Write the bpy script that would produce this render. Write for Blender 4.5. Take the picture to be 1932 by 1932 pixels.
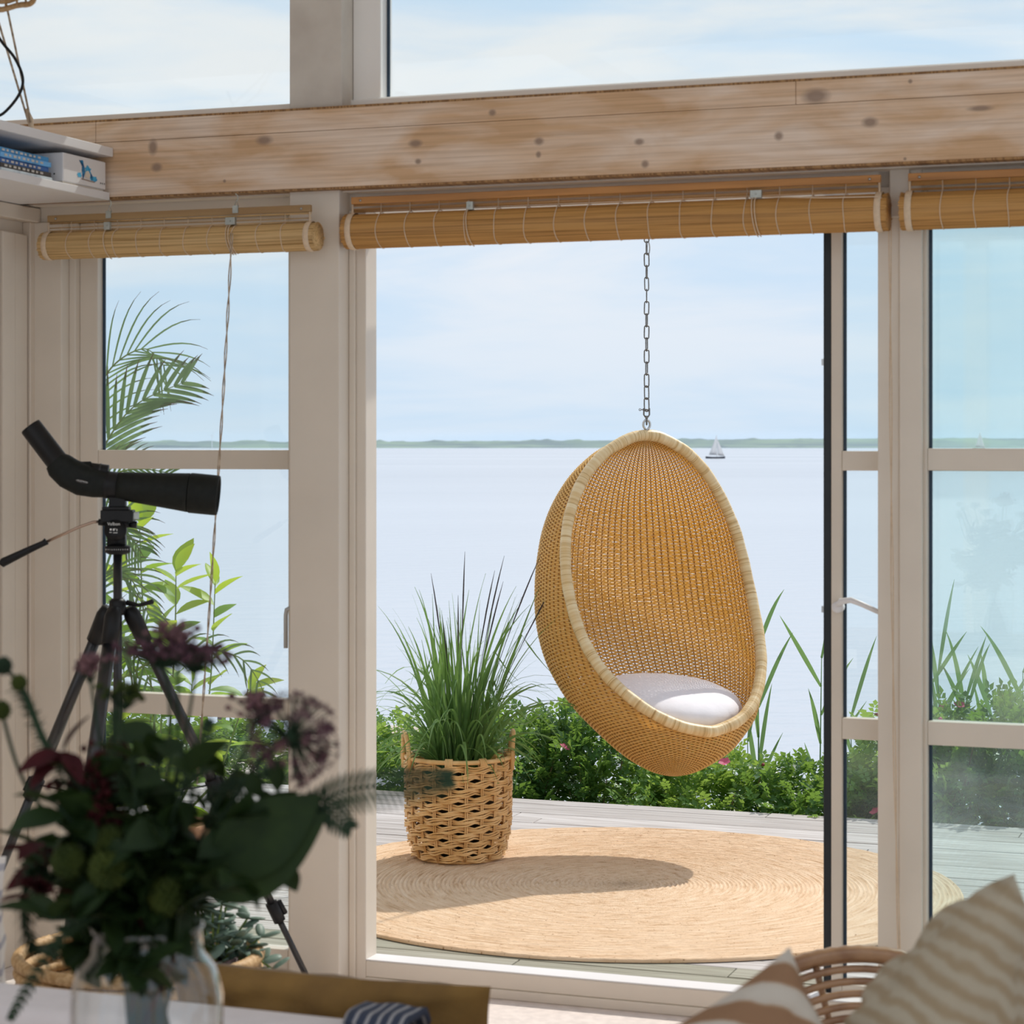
import bpy, math, random
import numpy as np
from mathutils import Vector, Matrix, noise as mnoise

for o in list(bpy.data.objects):
    bpy.data.objects.remove(o, do_unlink=True)
scene = bpy.context.scene
C = scene.collection
random.seed(7)
rng = np.random.default_rng(7)

# ------------------------------------------------------------------ camera
F, CX, CY, HC = 4230.0, 850.0, 842.0, 1.6      # focal length and horizon in pixels of the 1932 frame, eye height in m
cam = bpy.data.cameras.new('camera')
camo = bpy.data.objects.new('camera', cam)
C.objects.link(camo)
camo.location = (0, 0, HC)
camo.rotation_euler = (math.radians(90), 0, 0)
cam.sensor_width = 36
cam.lens = F / 1932 * 36
cam.shift_x = (966 - CX) / 1932
cam.shift_y = -(966 - CY) / 1932
cam.clip_start, cam.clip_end = 0.1, 40000
cam.dof.use_dof = True
cam.dof.focus_distance = 11.0
cam.dof.aperture_fstop = 8.0
scene.camera = camo

scene.view_settings.view_transform = 'Standard'
scene.view_settings.look = 'None'
scene.view_settings.exposure = 0.0
scene.view_settings.gamma = 1.0
scene.view_settings.use_curve_mapping = False
scene.cycles.max_bounces = 14
scene.cycles.diffuse_bounces = 6
scene.cycles.transparent_max_bounces = 24
scene.cycles.volume_bounces = 1
scene.cycles.sample_clamp_indirect = 6.0
scene.cycles.caustics_reflective = False
scene.cycles.caustics_refractive = False

# ------------------------------------------------------------------ sky and sun
SKY_STRENGTH = 1.0
SUN_STRENGTH = 3.3
SUN_AZ, SUN_EL = math.radians(54), math.radians(48)
SUN_DIR = Vector((math.cos(SUN_AZ) * math.cos(SUN_EL), math.sin(SUN_AZ) * math.cos(SUN_EL), math.sin(SUN_EL)))
world = bpy.data.worlds.new('sky')
scene.world = world
world.use_nodes = True
nt = world.node_tree
nt.nodes.clear()
def wn(t): return nt.nodes.new(t)
out = wn('ShaderNodeOutputWorld'); bg = wn('ShaderNodeBackground')
tc = wn('ShaderNodeTexCoord'); sep = wn('ShaderNodeSeparateXYZ')
nt.links.new(tc.outputs['Generated'], sep.inputs[0])
grad = wn('ShaderNodeValToRGB')
grad.color_ramp.elements[0].position = 0.0; grad.color_ramp.elements[0].color = (0.61, 0.77, 0.935, 1)
grad.color_ramp.elements[1].position = 1.0; grad.color_ramp.elements[1].color = (0.33, 0.55, 0.88, 1)
e = grad.color_ramp.elements.new(0.22); e.color = (0.64, 0.79, 0.965, 1)
nt.links.new(sep.outputs['Z'], grad.inputs[0])
mp = wn('ShaderNodeMapping'); mp.inputs['Scale'].default_value = (5.0, 5.0, 30.0); mp.inputs['Location'].default_value = (3.1, 0.4, 1.7)
nt.links.new(tc.outputs['Generated'], mp.inputs[0])
nz = wn('ShaderNodeTexNoise'); nz.inputs['Scale'].default_value = 1.0; nz.inputs['Detail'].default_value = 7; nz.inputs['Roughness'].default_value = 0.55; nz.inputs['Distortion'].default_value = 0.35
nt.links.new(mp.outputs[0], nz.inputs['Vector'])
cr = wn('ShaderNodeValToRGB'); cr.color_ramp.interpolation = 'EASE'
cr.color_ramp.elements[0].position = 0.30; cr.color_ramp.elements[0].color = (0, 0, 0, 1)
cr.color_ramp.elements[1].position = 0.62; cr.color_ramp.elements[1].color = (1, 1, 1, 1)
nt.links.new(nz.outputs['Fac'], cr.inputs[0])
zf = wn('ShaderNodeMapRange'); zf.inputs['From Min'].default_value = 0.0; zf.inputs['From Max'].default_value = 0.16; zf.inputs['To Min'].default_value = 0.30; zf.inputs['To Max'].default_value = 0.95
nt.links.new(sep.outputs['Z'], zf.inputs['Value'])
mu = wn('ShaderNodeMath'); mu.operation = 'MULTIPLY'
nt.links.new(cr.outputs[0], mu.inputs[0]); nt.links.new(zf.outputs[0], mu.inputs[1])
mixw = wn('ShaderNodeMix'); mixw.data_type = 'RGBA'
nt.links.new(mu.outputs[0], mixw.inputs['Factor'])
nt.links.new(grad.outputs[0], mixw.inputs['A']); mixw.inputs['B'].default_value = (0.93, 0.92, 0.93, 1)
nt.links.new(mixw.outputs['Result'], bg.inputs['Color'])
bg.inputs['Strength'].default_value = SKY_STRENGTH
nt.links.new(bg.outputs[0], out.inputs[0])

sun = bpy.data.lights.new('sun', 'SUN')
sun.energy = SUN_STRENGTH
sun.color = (1.0, 0.95, 0.87)
sun.angle = math.radians(0.6)
suno = bpy.data.objects.new('sun', sun)
C.objects.link(suno)
suno.rotation_euler = SUN_DIR.to_track_quat('Z', 'Y').to_euler()

# ------------------------------------------------------------------ wall frame: s along the window wall, n outwards, z up
ALPHA = math.radians(20.77)
P0 = Vector((-0.2354, 6.637, 0))
WM = Matrix.Translation(P0) @ Matrix.Rotation(-ALPHA, 4, 'Z')
WI = WM.inverted()
CAMW = WI @ Vector((0, 0, 0))
def lam(x, n=0.0):
    t = (x - CX) / F
    return (n - CAMW.y) / (math.sin(ALPHA) * t + math.cos(ALPHA))
def S(x, n=0.0):
    t = (x - CX) / F
    return CAMW.x + (math.cos(ALPHA) * t - math.sin(ALPHA)) * lam(x, n)
def Zw(y, x, n=0.0): return HC - (y - CY) * lam(x, n) / F
def PX(x, y, Y): return Vector(((x - CX) / F * Y, Y, HC - (y - CY) / F * Y))

# ------------------------------------------------------------------ mesh helpers
class MB:
    def __init__(self): self.v = []; self.f = []
    def add(self, vs, fs):
        b = len(self.v); self.v.extend([tuple(p) for p in vs]); self.f.extend([tuple(i + b for i in q) for q in fs]); return self
    def box(self, x0, x1, y0, y1, z0, z1, M=None):
        vs = [Vector(p) for p in ((x0,y0,z0),(x1,y0,z0),(x1,y1,z0),(x0,y1,z0),(x0,y0,z1),(x1,y0,z1),(x1,y1,z1),(x0,y1,z1))]
        if M is not None: vs = [M @ p for p in vs]
        return self.add(vs, [(0,3,2,1),(4,5,6,7),(0,1,5,4),(1,2,6,5),(2,3,7,6),(3,0,4,7)])
    def tube(self, pts, r, k=8, closed=False, cap=True, flat=1.0, up=None):
        pts = [Vector(p) for p in pts]; n = len(pts)
        rs = r if isinstance(r, (list, tuple)) else [r] * n
        T = []
        for i in range(n):
            a = pts[(i - 1) % n] if (closed or i > 0) else pts[0]
            b = pts[(i + 1) % n] if (closed or i < n - 1) else pts[-1]
            t = b - a
            T.append(t.normalized() if t.length > 1e-9 else Vector((0, 0, 1)))
        u = Vector(up) if up else (Vector((0, 0, 1)) if abs(T[0].z) < 0.9 else Vector((1, 0, 0)))
        N = (u - T[0] * u.dot(T[0])).normalized(); vs = []
        for i in range(n):
            N = N - T[i] * N.dot(T[i]); N = N.normalized() if N.length > 1e-9 else T[i].orthogonal().normalized()
            B = T[i].cross(N)
            for j in range(k):
                a = 2 * math.pi * j / k
                vs.append(pts[i] + N * (math.cos(a) * rs[i] * flat) + B * (math.sin(a) * rs[i]))
        fs = []
        m = n if closed else n - 1
        for i in range(m):
            p, q = i * k, ((i + 1) % n) * k
            for j in range(k):
                fs.append((p + j, p + (j + 1) % k, q + (j + 1) % k, q + j))
        if cap and not closed:
            fs.append(tuple(range(k - 1, -1, -1))); fs.append(tuple((n - 1) * k + j for j in range(k)))
        return self.add(vs, fs)
    def lathe(self, prof, k=24, M=None, caps=True):
        vs = []
        for r, z in prof:
            for j in range(k):
                a = 2 * math.pi * j / k
                vs.append(Vector((r * math.cos(a), r * math.sin(a), z)))
        if M is not None: vs = [M @ p for p in vs]
        fs = []
        for i in range(len(prof) - 1):
            for j in range(k):
                fs.append((i*k+j, i*k+(j+1)%k, (i+1)*k+(j+1)%k, (i+1)*k+j))
        if caps:
            fs.append(tuple(range(k - 1, -1, -1))); fs.append(tuple((len(prof) - 1) * k + j for j in range(k)))
        return self.add(vs, fs)
    def ribbon(self, pts, ws, side, fold=0.0):
        vs = []; n = len(pts)
        for i in range(n):
            p = Vector(pts[i]); a = Vector(pts[max(i-1,0)]); b = Vector(pts[min(i+1,n-1)])
            t = (b - a).normalized(); s = Vector(side); s = (s - t * s.dot(t)); s = s.normalized() if s.length > 1e-6 else t.orthogonal().normalized()
            nrm = s.cross(t)
            vs += [p - s * ws[i] + nrm * ws[i] * fold, p, p + s * ws[i] + nrm * ws[i] * fold]
        fs = []
        for i in range(n - 1):
            a = i * 3
            fs += [(a, a+1, a+4, a+3), (a+1, a+2, a+5, a+4)]
        return self.add(vs, fs)
    def grid(self, P):
        n, m = len(P), len(P[0]); vs = [p for row in P for p in row]
        fs = [(i*m+j, i*m+j+1, (i+1)*m+j+1, (i+1)*m+j) for i in range(n-1) for j in range(m-1)]
        return self.add(vs, fs)
    def mesh(self, name, mat=None, smooth=True):
        me = bpy.data.meshes.new(name); me.from_pydata(self.v, [], self.f); me.update()
        if mat: me.materials.append(mat)
        if smooth: me.polygons.foreach_set('use_smooth', [True] * len(me.polygons))
        return me
    def build(self, name, mat, parent=None, smooth=True, M=None, bevel=0.0):
        return link(name, self.mesh(name, mat, smooth), parent, M, bevel)

def link(name, me, parent=None, M=None, bevel=0.0):
    o = bpy.data.objects.new(name, me); C.objects.link(o)
    if parent is not None: o.parent = parent
    if M is not None: o.matrix_local = M if parent is not None else M
    if bevel:
        b = o.modifiers.new('bevel', 'BEVEL'); b.width = bevel; b.segments = 2; b.limit_method = 'ANGLE'
    return o
def mesh_np(name, V, Fq, mat, smooth=True):
    V = np.asarray(V, dtype=np.float32); Fq = np.asarray(Fq, dtype=np.int32)
    me = bpy.data.meshes.new(name); k = Fq.shape[1]
    me.vertices.add(len(V)); me.vertices.foreach_set('co', V.ravel())
    me.loops.add(Fq.size); me.loops.foreach_set('vertex_index', Fq.ravel())
    me.polygons.add(len(Fq)); me.polygons.foreach_set('loop_start', np.arange(0, Fq.size, k, dtype=np.int32))
    me.polygons.foreach_set('loop_total', np.full(len(Fq), k, dtype=np.int32))
    me.update(calc_edges=True); me.validate()
    me.materials.append(mat)
    if smooth: me.polygons.foreach_set('use_smooth', [True] * len(me.polygons))
    return me
def tag(o, label=None, cat=None, group=None, kind=None):
    if label: o['label'] = label
    if cat: o['category'] = cat
    if group: o['group'] = group
    if kind: o['kind'] = kind
    return o
def empty(name, label=None, cat=None, M=None, loc=None, rz=0.0, group=None, kind=None):
    o = bpy.data.objects.new(name, None); C.objects.link(o); o.empty_display_size = 0.05
    if M is not None: o.matrix_world = M
    elif loc is not None: o.location = loc; o.rotation_euler = (0, 0, rz)
    return tag(o, label, cat, group, kind)
def spline(P, m):
    P = np.asarray(P, float); n = len(P); out = []
    for i in range(n - 1):
        p0 = P[max(i-1,0)]; p1 = P[i]; p2 = P[i+1]; p3 = P[min(i+2,n-1)]
        for t in np.linspace(0, 1, m, endpoint=False):
            out.append(0.5*((2*p1)+(-p0+p2)*t+(2*p0-5*p1+4*p2-p3)*t*t+(-p0+3*p1-3*p2+p3)*t**3))
    out.append(P[-1]); return np.array(out)
def align(direction, roll=0.0, up=Vector((0, 0, 1))):
    """matrix whose local +Y points along direction, local +Z as near 'up' as possible"""
    y = Vector(direction).normalized(); u = Vector(up)
    x = y.cross(u)
    x = x.normalized() if x.length > 1e-5 else y.orthogonal().normalized()
    z = x.cross(y)
    M = Matrix((x, y, z)).transposed().to_4x4()
    return M @ Matrix.Rotation(roll, 4, 'Y')

# ------------------------------------------------------------------ materials
MAT = {}
def mat(name, col, rough=0.6, var=0.0, vscale=8.0, col2=None, stretch=(1,1,1), bump=0.0, bscale=60.0, metal=0.0, spec=0.4, trans=0.0, tcol=None, detail=4, ramp=(0.35, 0.65), sheen=0.0):
    m = bpy.data.materials.new(name); m.use_nodes = True; n = m.node_tree; n.nodes.clear()
    N = n.nodes.new; L = n.links.new
    o = N('ShaderNodeOutputMaterial'); p = N('ShaderNodeBsdfPrincipled')
    p.inputs['Base Color'].default_value = (*col, 1); p.inputs['Roughness'].default_value = rough; p.inputs['Metallic'].default_value = metal
    p.inputs['Specular IOR Level'].default_value = spec
    if sheen: p.inputs['Sheen Weight'].default_value = sheen
    cs = None
    if col2 or var or bump:
        tcn = N('ShaderNodeTexCoord'); mpn = N('ShaderNodeMapping'); mpn.inputs['Scale'].default_value = stretch
        L(tcn.outputs['Object'], mpn.inputs[0])
    if col2 or var:
        if col2 is None: col2 = tuple(max(0, c * (1 - var)) for c in col)
        t = N('ShaderNodeTexNoise'); t.inputs['Scale'].default_value = vscale; t.inputs['Detail'].default_value = detail
        L(mpn.outputs[0], t.inputs['Vector'])
        r = N('ShaderNodeValToRGB'); r.color_ramp.elements[0].position = ramp[0]; r.color_ramp.elements[0].color = (*col2, 1)
        r.color_ramp.elements[1].position = ramp[1]; r.color_ramp.elements[1].color = (*col, 1)
        L(t.outputs['Fac'], r.inputs[0]); L(r.outputs[0], p.inputs['Base Color']); cs = r.outputs[0]
    if bump:
        t2 = N('ShaderNodeTexNoise'); t2.inputs['Scale'].default_value = bscale; t2.inputs['Detail'].default_value = 3
        L(mpn.outputs[0], t2.inputs['Vector'])
        b = N('ShaderNodeBump'); b.inputs['Strength'].default_value = bump; b.inputs['Distance'].default_value = 0.01
        L(t2.outputs['Fac'], b.inputs['Height']); L(b.outputs[0], p.inputs['Normal'])
    if trans:
        tr = N('ShaderNodeBsdfTranslucent'); tr.inputs['Color'].default_value = (*(tcol or col), 1)
        mx = N('ShaderNodeMixShader'); mx.inputs[0].default_value = trans
        L(p.outputs[0], mx.inputs[1]); L(tr.outputs[0], mx.inputs[2]); L(mx.outputs[0], o.inputs[0])
    else:
        L(p.outputs[0], o.inputs[0])
    MAT[name] = m
    return m
def glass_mat(name, tint, refl=1.0, dirt=0.0):
    m = bpy.data.materials.new(name); m.use_nodes = True; n = m.node_tree; n.nodes.clear()
    N = n.nodes.new; L = n.links.new
    o = N('ShaderNodeOutputMaterial'); t = N('ShaderNodeBsdfTransparent'); t.inputs['Color'].default_value = (*tint, 1)
    g = N('ShaderNodeBsdfGlossy'); g.inputs['Roughness'].default_value = 0.01
    lw = N('ShaderNodeLayerWeight'); lw.inputs['Blend'].default_value = 0.5          # Schlick reflectance, the same from both sides of the pane
    pw = N('ShaderNodeMath'); pw.operation = 'POWER'; pw.inputs[1].default_value = 5; L(lw.outputs['Facing'], pw.inputs[0])
    fr = N('ShaderNodeMath'); fr.operation = 'MULTIPLY_ADD'; fr.inputs[1].default_value = 0.92 * refl; fr.inputs[2].default_value = 0.035 * refl; L(pw.outputs[0], fr.inputs[0])
    mx = N('ShaderNodeMixShader'); L(fr.outputs[0], mx.inputs[0]); L(t.outputs[0], mx.inputs[1]); L(g.outputs[0], mx.inputs[2])
    last = mx
    if dirt:
        d = N('ShaderNodeBsdfTranslucent'); d.inputs['Color'].default_value = (0.85, 0.92, 0.95, 1)
        tcn = N('ShaderNodeTexCoord'); tx = N('ShaderNodeTexNoise'); tx.inputs['Scale'].default_value = 2.2; tx.inputs['Detail'].default_value = 4
        L(tcn.outputs['Object'], tx.inputs['Vector'])
        mr = N('ShaderNodeMapRange'); mr.inputs['From Min'].default_value = 0.4; mr.inputs['From Max'].default_value = 0.75; mr.inputs['To Max'].default_value = dirt
        L(tx.outputs['Fac'], mr.inputs['Value'])
        m2 = N('ShaderNodeMixShader'); L(mr.outputs[0], m2.inputs[0]); L(mx.outputs[0], m2.inputs[1]); L(d.outputs[0], m2.inputs[2]); last = m2
    L(last.outputs[0], o.inputs[0]); MAT[name] = m
    return m

paint = mat('cream_paint', (0.755, 0.68, 0.585), 0.45, var=0.05, vscale=5, bump=0.03, bscale=40)
paint_side = mat('panel_paint', (0.72, 0.63, 0.53), 0.5, var=0.06, vscale=4)
paint_worn = mat('worn_paint', (0.70, 0.66, 0.60), 0.6, col2=(0.55, 0.50, 0.45), vscale=5, ramp=(0.25, 0.6), detail=6)
bright_white = mat('bright_white_paint', (0.92, 0.91, 0.89), 0.4, var=0.02)
white = mat('white_lacquer', (0.80, 0.79, 0.80), 0.4, var=0.03, vscale=6)
floor_m = mat('pale_floor', (0.80, 0.71, 0.66), 0.55, col2=(0.68, 0.60, 0.56), vscale=30, bump=0.05, bscale=120)
ceil_m = mat('pale_ceiling', (0.86, 0.80, 0.72), 0.6, col2=(0.82, 0.75, 0.66), vscale=3, stretch=(1, 12, 12))
glass = glass_mat('window_glass', (0.955, 0.985, 0.985), dirt=0.03)
glass_green = glass_mat('double_glass', (0.90, 0.965, 0.955), dirt=0.14)
gasket = mat('black_gasket', (0.02, 0.025, 0.03), 0.5, var=0.2)
blue_seal = mat('dark_blue_seal', (0.03, 0.06, 0.10), 0.4, var=0.2)
metal = mat('steel', (0.55, 0.55, 0.55), 0.3, metal=1.0, var=0.1)
chain_m = mat('chain_steel', (0.20, 0.19, 0.18), 0.35, metal=0.9, var=0.3, vscale=40)
zinc = mat('zinc_plate', (0.50, 0.52, 0.48), 0.4, metal=0.7, var=0.2, vscale=30)
grey_metal = mat('grey_handle', (0.55, 0.55, 0.54), 0.45, metal=0.2, var=0.05)
bamboo = mat('bamboo_stick', (0.68, 0.365, 0.115), 0.5, col2=(0.38, 0.18, 0.05), vscale=190, stretch=(0.012, 1, 1), detail=2, ramp=(0.3, 0.55), trans=0.12, tcol=(0.7, 0.42, 0.15))
bamboo_pale = mat('bamboo_stick_pale', (0.80, 0.54, 0.25), 0.5, col2=(0.45, 0.26, 0.09), vscale=190, stretch=(0.012, 1, 1), detail=2, ramp=(0.3, 0.55), trans=0.12, tcol=(0.7, 0.45, 0.2))
header_m = mat('blind_header_wood', (0.58, 0.27, 0.08), 0.45, col2=(0.36, 0.16, 0.05), vscale=14, stretch=(0.15, 3, 3))
header_pale = mat('blind_header_pale', (0.40, 0.26, 0.12), 0.45, col2=(0.32, 0.19, 0.08), vscale=14, stretch=(0.15, 3, 3))
thread = mat('cotton_thread', (0.72, 0.56, 0.40), 0.8, var=0.1, vscale=90)
cord_m = mat('twisted_cord', (0.62, 0.50, 0.38), 0.8, col2=(0.30, 0.22, 0.15), vscale=60)
rattan = mat('egg_rattan', (0.90, 0.66, 0.29), 0.45, col2=(0.80, 0.52, 0.17), vscale=70, detail=3, trans=0.42, tcol=(1.0, 0.76, 0.25), ramp=(0.3, 0.6))
stake_m = mat('egg_stake', (0.48, 0.27, 0.08), 0.5, col2=(0.36, 0.19, 0.05), vscale=30, trans=0.2, tcol=(0.7, 0.42, 0.12))
rim_m = mat('rim_rattan', (0.78, 0.58, 0.30), 0.4, col2=(0.62, 0.40, 0.16), vscale=45, detail=2, ramp=(0.3, 0.6), bump=0.1, bscale=200)
basket_m = mat('basket_rattan', (0.84, 0.56, 0.27), 0.42, col2=(0.66, 0.38, 0.14), vscale=16, ramp=(0.3, 0.6))
cotton = mat('white_cotton', (0.82, 0.80, 0.84), 0.8, var=0.03, vscale=20, bump=0.08, bscale=60, sheen=0.2)
soil = mat('soil', (0.06, 0.04, 0.03), 0.9, var=0.4, vscale=40)
black_pl = mat('black_plastic', (0.009, 0.009, 0.010), 0.45, var=0.2, vscale=20, spec=0.3)
black_al = mat('black_aluminium', (0.02, 0.02, 0.022), 0.3, var=0.2, vscale=20, spec=0.6)
scope_m = mat('scope_rubber', (0.010, 0.012, 0.010), 0.62, var=0.3, vscale=60, bump=0.05, bscale=300, spec=0.25)
print_white = mat('white_print', (0.75, 0.75, 0.72), 0.6, var=0.02)
copper = mat('copper_rod', (0.50, 0.36, 0.28), 0.3, metal=0.8, var=0.1)
sofa_m = mat('sofa_linen', (0.70, 0.64, 0.62), 0.85, var=0.06, vscale=20, bump=0.06, bscale=200, sheen=0.2)
ochre = mat('ochre_linen', (0.23, 0.125, 0.028), 0.85, col2=(0.17, 0.09, 0.02), vscale=12, bump=0.15, bscale=160, sheen=0.1)
leaf_green = mat('leaf_green', (0.16, 0.34, 0.05), 0.45, col2=(0.08, 0.22, 0.04), vscale=10, trans=0.45, tcol=(0.42, 0.62, 0.06))
leaf_young = mat('leaf_young', (0.30, 0.46, 0.05), 0.45, col2=(0.20, 0.38, 0.04), vscale=10, trans=0.5, tcol=(0.58, 0.72, 0.07))
rose_leaf = mat('rose_leaf', (0.075, 0.18, 0.05), 0.4, col2=(0.035, 0.11, 0.035), vscale=3, trans=0.35, tcol=(0.32, 0.52, 0.08), spec=0.5)
rose_leaf2 = mat('rose_leaf_light', (0.15, 0.30, 0.06), 0.4, col2=(0.08, 0.21, 0.04), vscale=3, trans=0.4, tcol=(0.42, 0.60, 0.10), spec=0.5)
rose_pink = mat('rose_petal', (0.55, 0.10, 0.18), 0.6, var=0.2)
twig = mat('twig', (0.20, 0.14, 0.07), 0.7, var=0.3)
green_stem = mat('green_stem', (0.20, 0.30, 0.08), 0.6, var=0.3)
grass_m = mat('grass_blade', (0.16, 0.30, 0.09), 0.45, col2=(0.085, 0.19, 0.06), vscale=5, trans=0.35, tcol=(0.25, 0.42, 0.10))
seed_m = mat('seed_head', (0.05, 0.04, 0.04), 0.8, var=0.3)
reed_m = mat('reed_leaf', (0.14, 0.28, 0.10), 0.5, col2=(0.09, 0.20, 0.07), vscale=6, trans=0.35, tcol=(0.28, 0.46, 0.14))
palm_m = mat('palm_leaf', (0.11, 0.22, 0.09), 0.45, col2=(0.07, 0.15, 0.06), vscale=8, trans=0.3, tcol=(0.25, 0.38, 0.12))
palm_dry = mat('palm_dry_tip', (0.12, 0.06, 0.03), 0.7, var=0.3)
succ_m = mat('succulent_leaf', (0.17, 0.25, 0.20), 0.5, col2=(0.11, 0.18, 0.14), vscale=12)
pot_purple = mat('mauve_pot', (0.20, 0.14, 0.14), 0.6, var=0.15, vscale=8)
terracotta = mat('terracotta', (0.40, 0.19, 0.10), 0.8, var=0.2, vscale=8)
coil_m = mat('coil_straw', (0.62, 0.42, 0.22), 0.6, col2=(0.42, 0.25, 0.10), vscale=60, bump=0.2, bscale=150)
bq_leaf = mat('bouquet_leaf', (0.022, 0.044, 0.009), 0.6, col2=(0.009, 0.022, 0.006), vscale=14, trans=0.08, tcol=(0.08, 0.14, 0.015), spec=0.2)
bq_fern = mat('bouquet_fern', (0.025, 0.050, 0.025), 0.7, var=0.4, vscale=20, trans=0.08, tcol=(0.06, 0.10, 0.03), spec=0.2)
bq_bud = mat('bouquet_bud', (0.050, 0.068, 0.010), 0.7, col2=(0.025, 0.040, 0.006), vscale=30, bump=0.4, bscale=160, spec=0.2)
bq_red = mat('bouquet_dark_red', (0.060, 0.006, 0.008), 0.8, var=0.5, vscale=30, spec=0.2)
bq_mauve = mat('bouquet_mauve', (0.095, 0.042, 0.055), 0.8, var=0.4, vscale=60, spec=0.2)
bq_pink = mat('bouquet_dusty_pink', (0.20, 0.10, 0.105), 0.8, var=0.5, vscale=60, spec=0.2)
wood_table = mat('table_oak', (0.42, 0.28, 0.16), 0.5, col2=(0.30, 0.19, 0.10), vscale=4, stretch=(1, 10, 10))
rod_m = mat('chair_rattan', (0.40, 0.23, 0.12), 0.3, col2=(0.24, 0.12, 0.06), vscale=14, ramp=(0.3, 0.6), spec=0.6)
jetty_m = mat('jetty_wood', (0.55, 0.48, 0.42), 0.8, var=0.2, vscale=10)
post_m = mat('jetty_post', (0.20, 0.17, 0.15), 0.8, var=0.3, vscale=10)
sail_m = mat('sailcloth', (0.85, 0.85, 0.85), 0.8, var=0.03, trans=0.4)
hull_m = mat('dark_hull', (0.04, 0.05, 0.07), 0.4, var=0.1)
# ---- special materials
def node_mat(name):
    m = bpy.data.materials.new(name); m.use_nodes = True; n = m.node_tree; n.nodes.clear()
    o = n.nodes.new('ShaderNodeOutputMaterial'); p = n.nodes.new('ShaderNodeBsdfPrincipled'); n.links.new(p.outputs[0], o.inputs[0])
    MAT[name] = m
    return m, n, n.nodes.new, n.links.new, p, o
def ramp_node(N, stops):
    r = N('ShaderNodeValToRGB'); el = r.color_ramp.elements
    el[0].position, el[0].color = stops[0][0], (*stops[0][1], 1)
    el[1].position, el[1].color = stops[-1][0], (*stops[-1][1], 1)
    for q, c in stops[1:-1]: e = el.new(q); e.color = (*c, 1)
    return r
def mixc(N, L, fac, a, b):
    x = N('ShaderNodeMix'); x.data_type = 'RGBA'
    for s, v in (('Factor', fac), ('A', a), ('B', b)):
        if isinstance(v, tuple): x.inputs[s].default_value = (*v, 1)
        elif isinstance(v, (int, float)): x.inputs[s].default_value = v
        else: L(v, x.inputs[s])
    return x.outputs['Result']

def beam_material():
    m, n, N, L, p, o = node_mat('whitewashed_pine')
    tcn = N('ShaderNodeTexCoord')
    mp1 = N('ShaderNodeMapping'); mp1.inputs['Scale'].default_value = (2.2, 2, 9); L(tcn.outputs['Object'], mp1.inputs[0])
    n1 = N('ShaderNodeTexNoise'); n1.inputs['Scale'].default_value = 1.3; n1.inputs['Detail'].default_value = 5; n1.inputs['Distortion'].default_value = 0.6; L(mp1.outputs[0], n1.inputs['Vector'])
    r1 = ramp_node(N, [(0.36, (0.66, 0.43, 0.25)), (0.48, (0.76, 0.56, 0.40)), (0.64, (0.84, 0.69, 0.57))]); L(n1.outputs['Fac'], r1.inputs[0])
    mp2 = N('ShaderNodeMapping'); mp2.inputs['Scale'].default_value = (2.5, 10, 130); L(tcn.outputs['Object'], mp2.inputs[0])
    n2 = N('ShaderNodeTexNoise'); n2.inputs['Scale'].default_value = 1.0; n2.inputs['Detail'].default_value = 3; L(mp2.outputs[0], n2.inputs['Vector'])
    r2 = ramp_node(N, [(0.3, (0.80, 0.76, 0.72)), (0.6, (1, 1, 1))]); L(n2.outputs['Fac'], r2.inputs[0])
    mul = N('ShaderNodeMix'); mul.data_type = 'RGBA'; mul.blend_type = 'MULTIPLY'; mul.inputs['Factor'].default_value = 1
    L(r1.outputs[0], mul.inputs['A']); L(r2.outputs[0], mul.inputs['B'])
    col = mul.outputs['Result']
    for (x, y, rx, rz) in [(290,278,9,14),(297,316,11,8),(500,265,16,8),(785,271,13,7),(790,305,6,5),(1018,267,9,7),(1017,292,5,6),(1207,268,9,6),(1218,310,7,7),(1470,257,8,8),(1642,231,14,9),(1540,182,24,14),(1850,205,22,5),(425,342,3,3),(1718,154,4,4),(1708,300,3,3),(930,213,7,6)]:
        c = (S(x, -0.11), Zw(y, x, -0.11)); k = lam(x, -0.11) / F
        sb = N('ShaderNodeVectorMath'); sb.operation = 'SUBTRACT'; sb.inputs[1].default_value = (c[0], 0, c[1]); L(tcn.outputs['Object'], sb.inputs[0])
        sc = N('ShaderNodeVectorMath'); sc.operation = 'MULTIPLY'; sc.inputs[1].default_value = (1/(rx*k), 0, 1/(rz*k)); L(sb.outputs[0], sc.inputs[0])
        ln = N('ShaderNodeVectorMath'); ln.operation = 'LENGTH'; L(sc.outputs[0], ln.inputs[0])
        mr = N('ShaderNodeMapRange'); mr.inputs['From Min'].default_value = 0.55; mr.inputs['From Max'].default_value = 1.35; mr.inputs['To Min'].default_value = 0.8; mr.inputs['To Max'].default_value = 0; L(ln.outputs['Value'], mr.inputs['Value'])
        col = mixc(N, L, mr.outputs[0], col, (0.25, 0.17, 0.13))
    L(col, p.inputs['Base Color']); p.inputs['Roughness'].default_value = 0.6
    return m
beam_m = beam_material()
veneer_m = mat('brown_edge_veneer', (0.42, 0.24, 0.10), 0.6, col2=(0.22, 0.11, 0.04), vscale=1.0, stretch=(170, 1, 1), detail=1, ramp=(0.4, 0.6))

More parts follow.
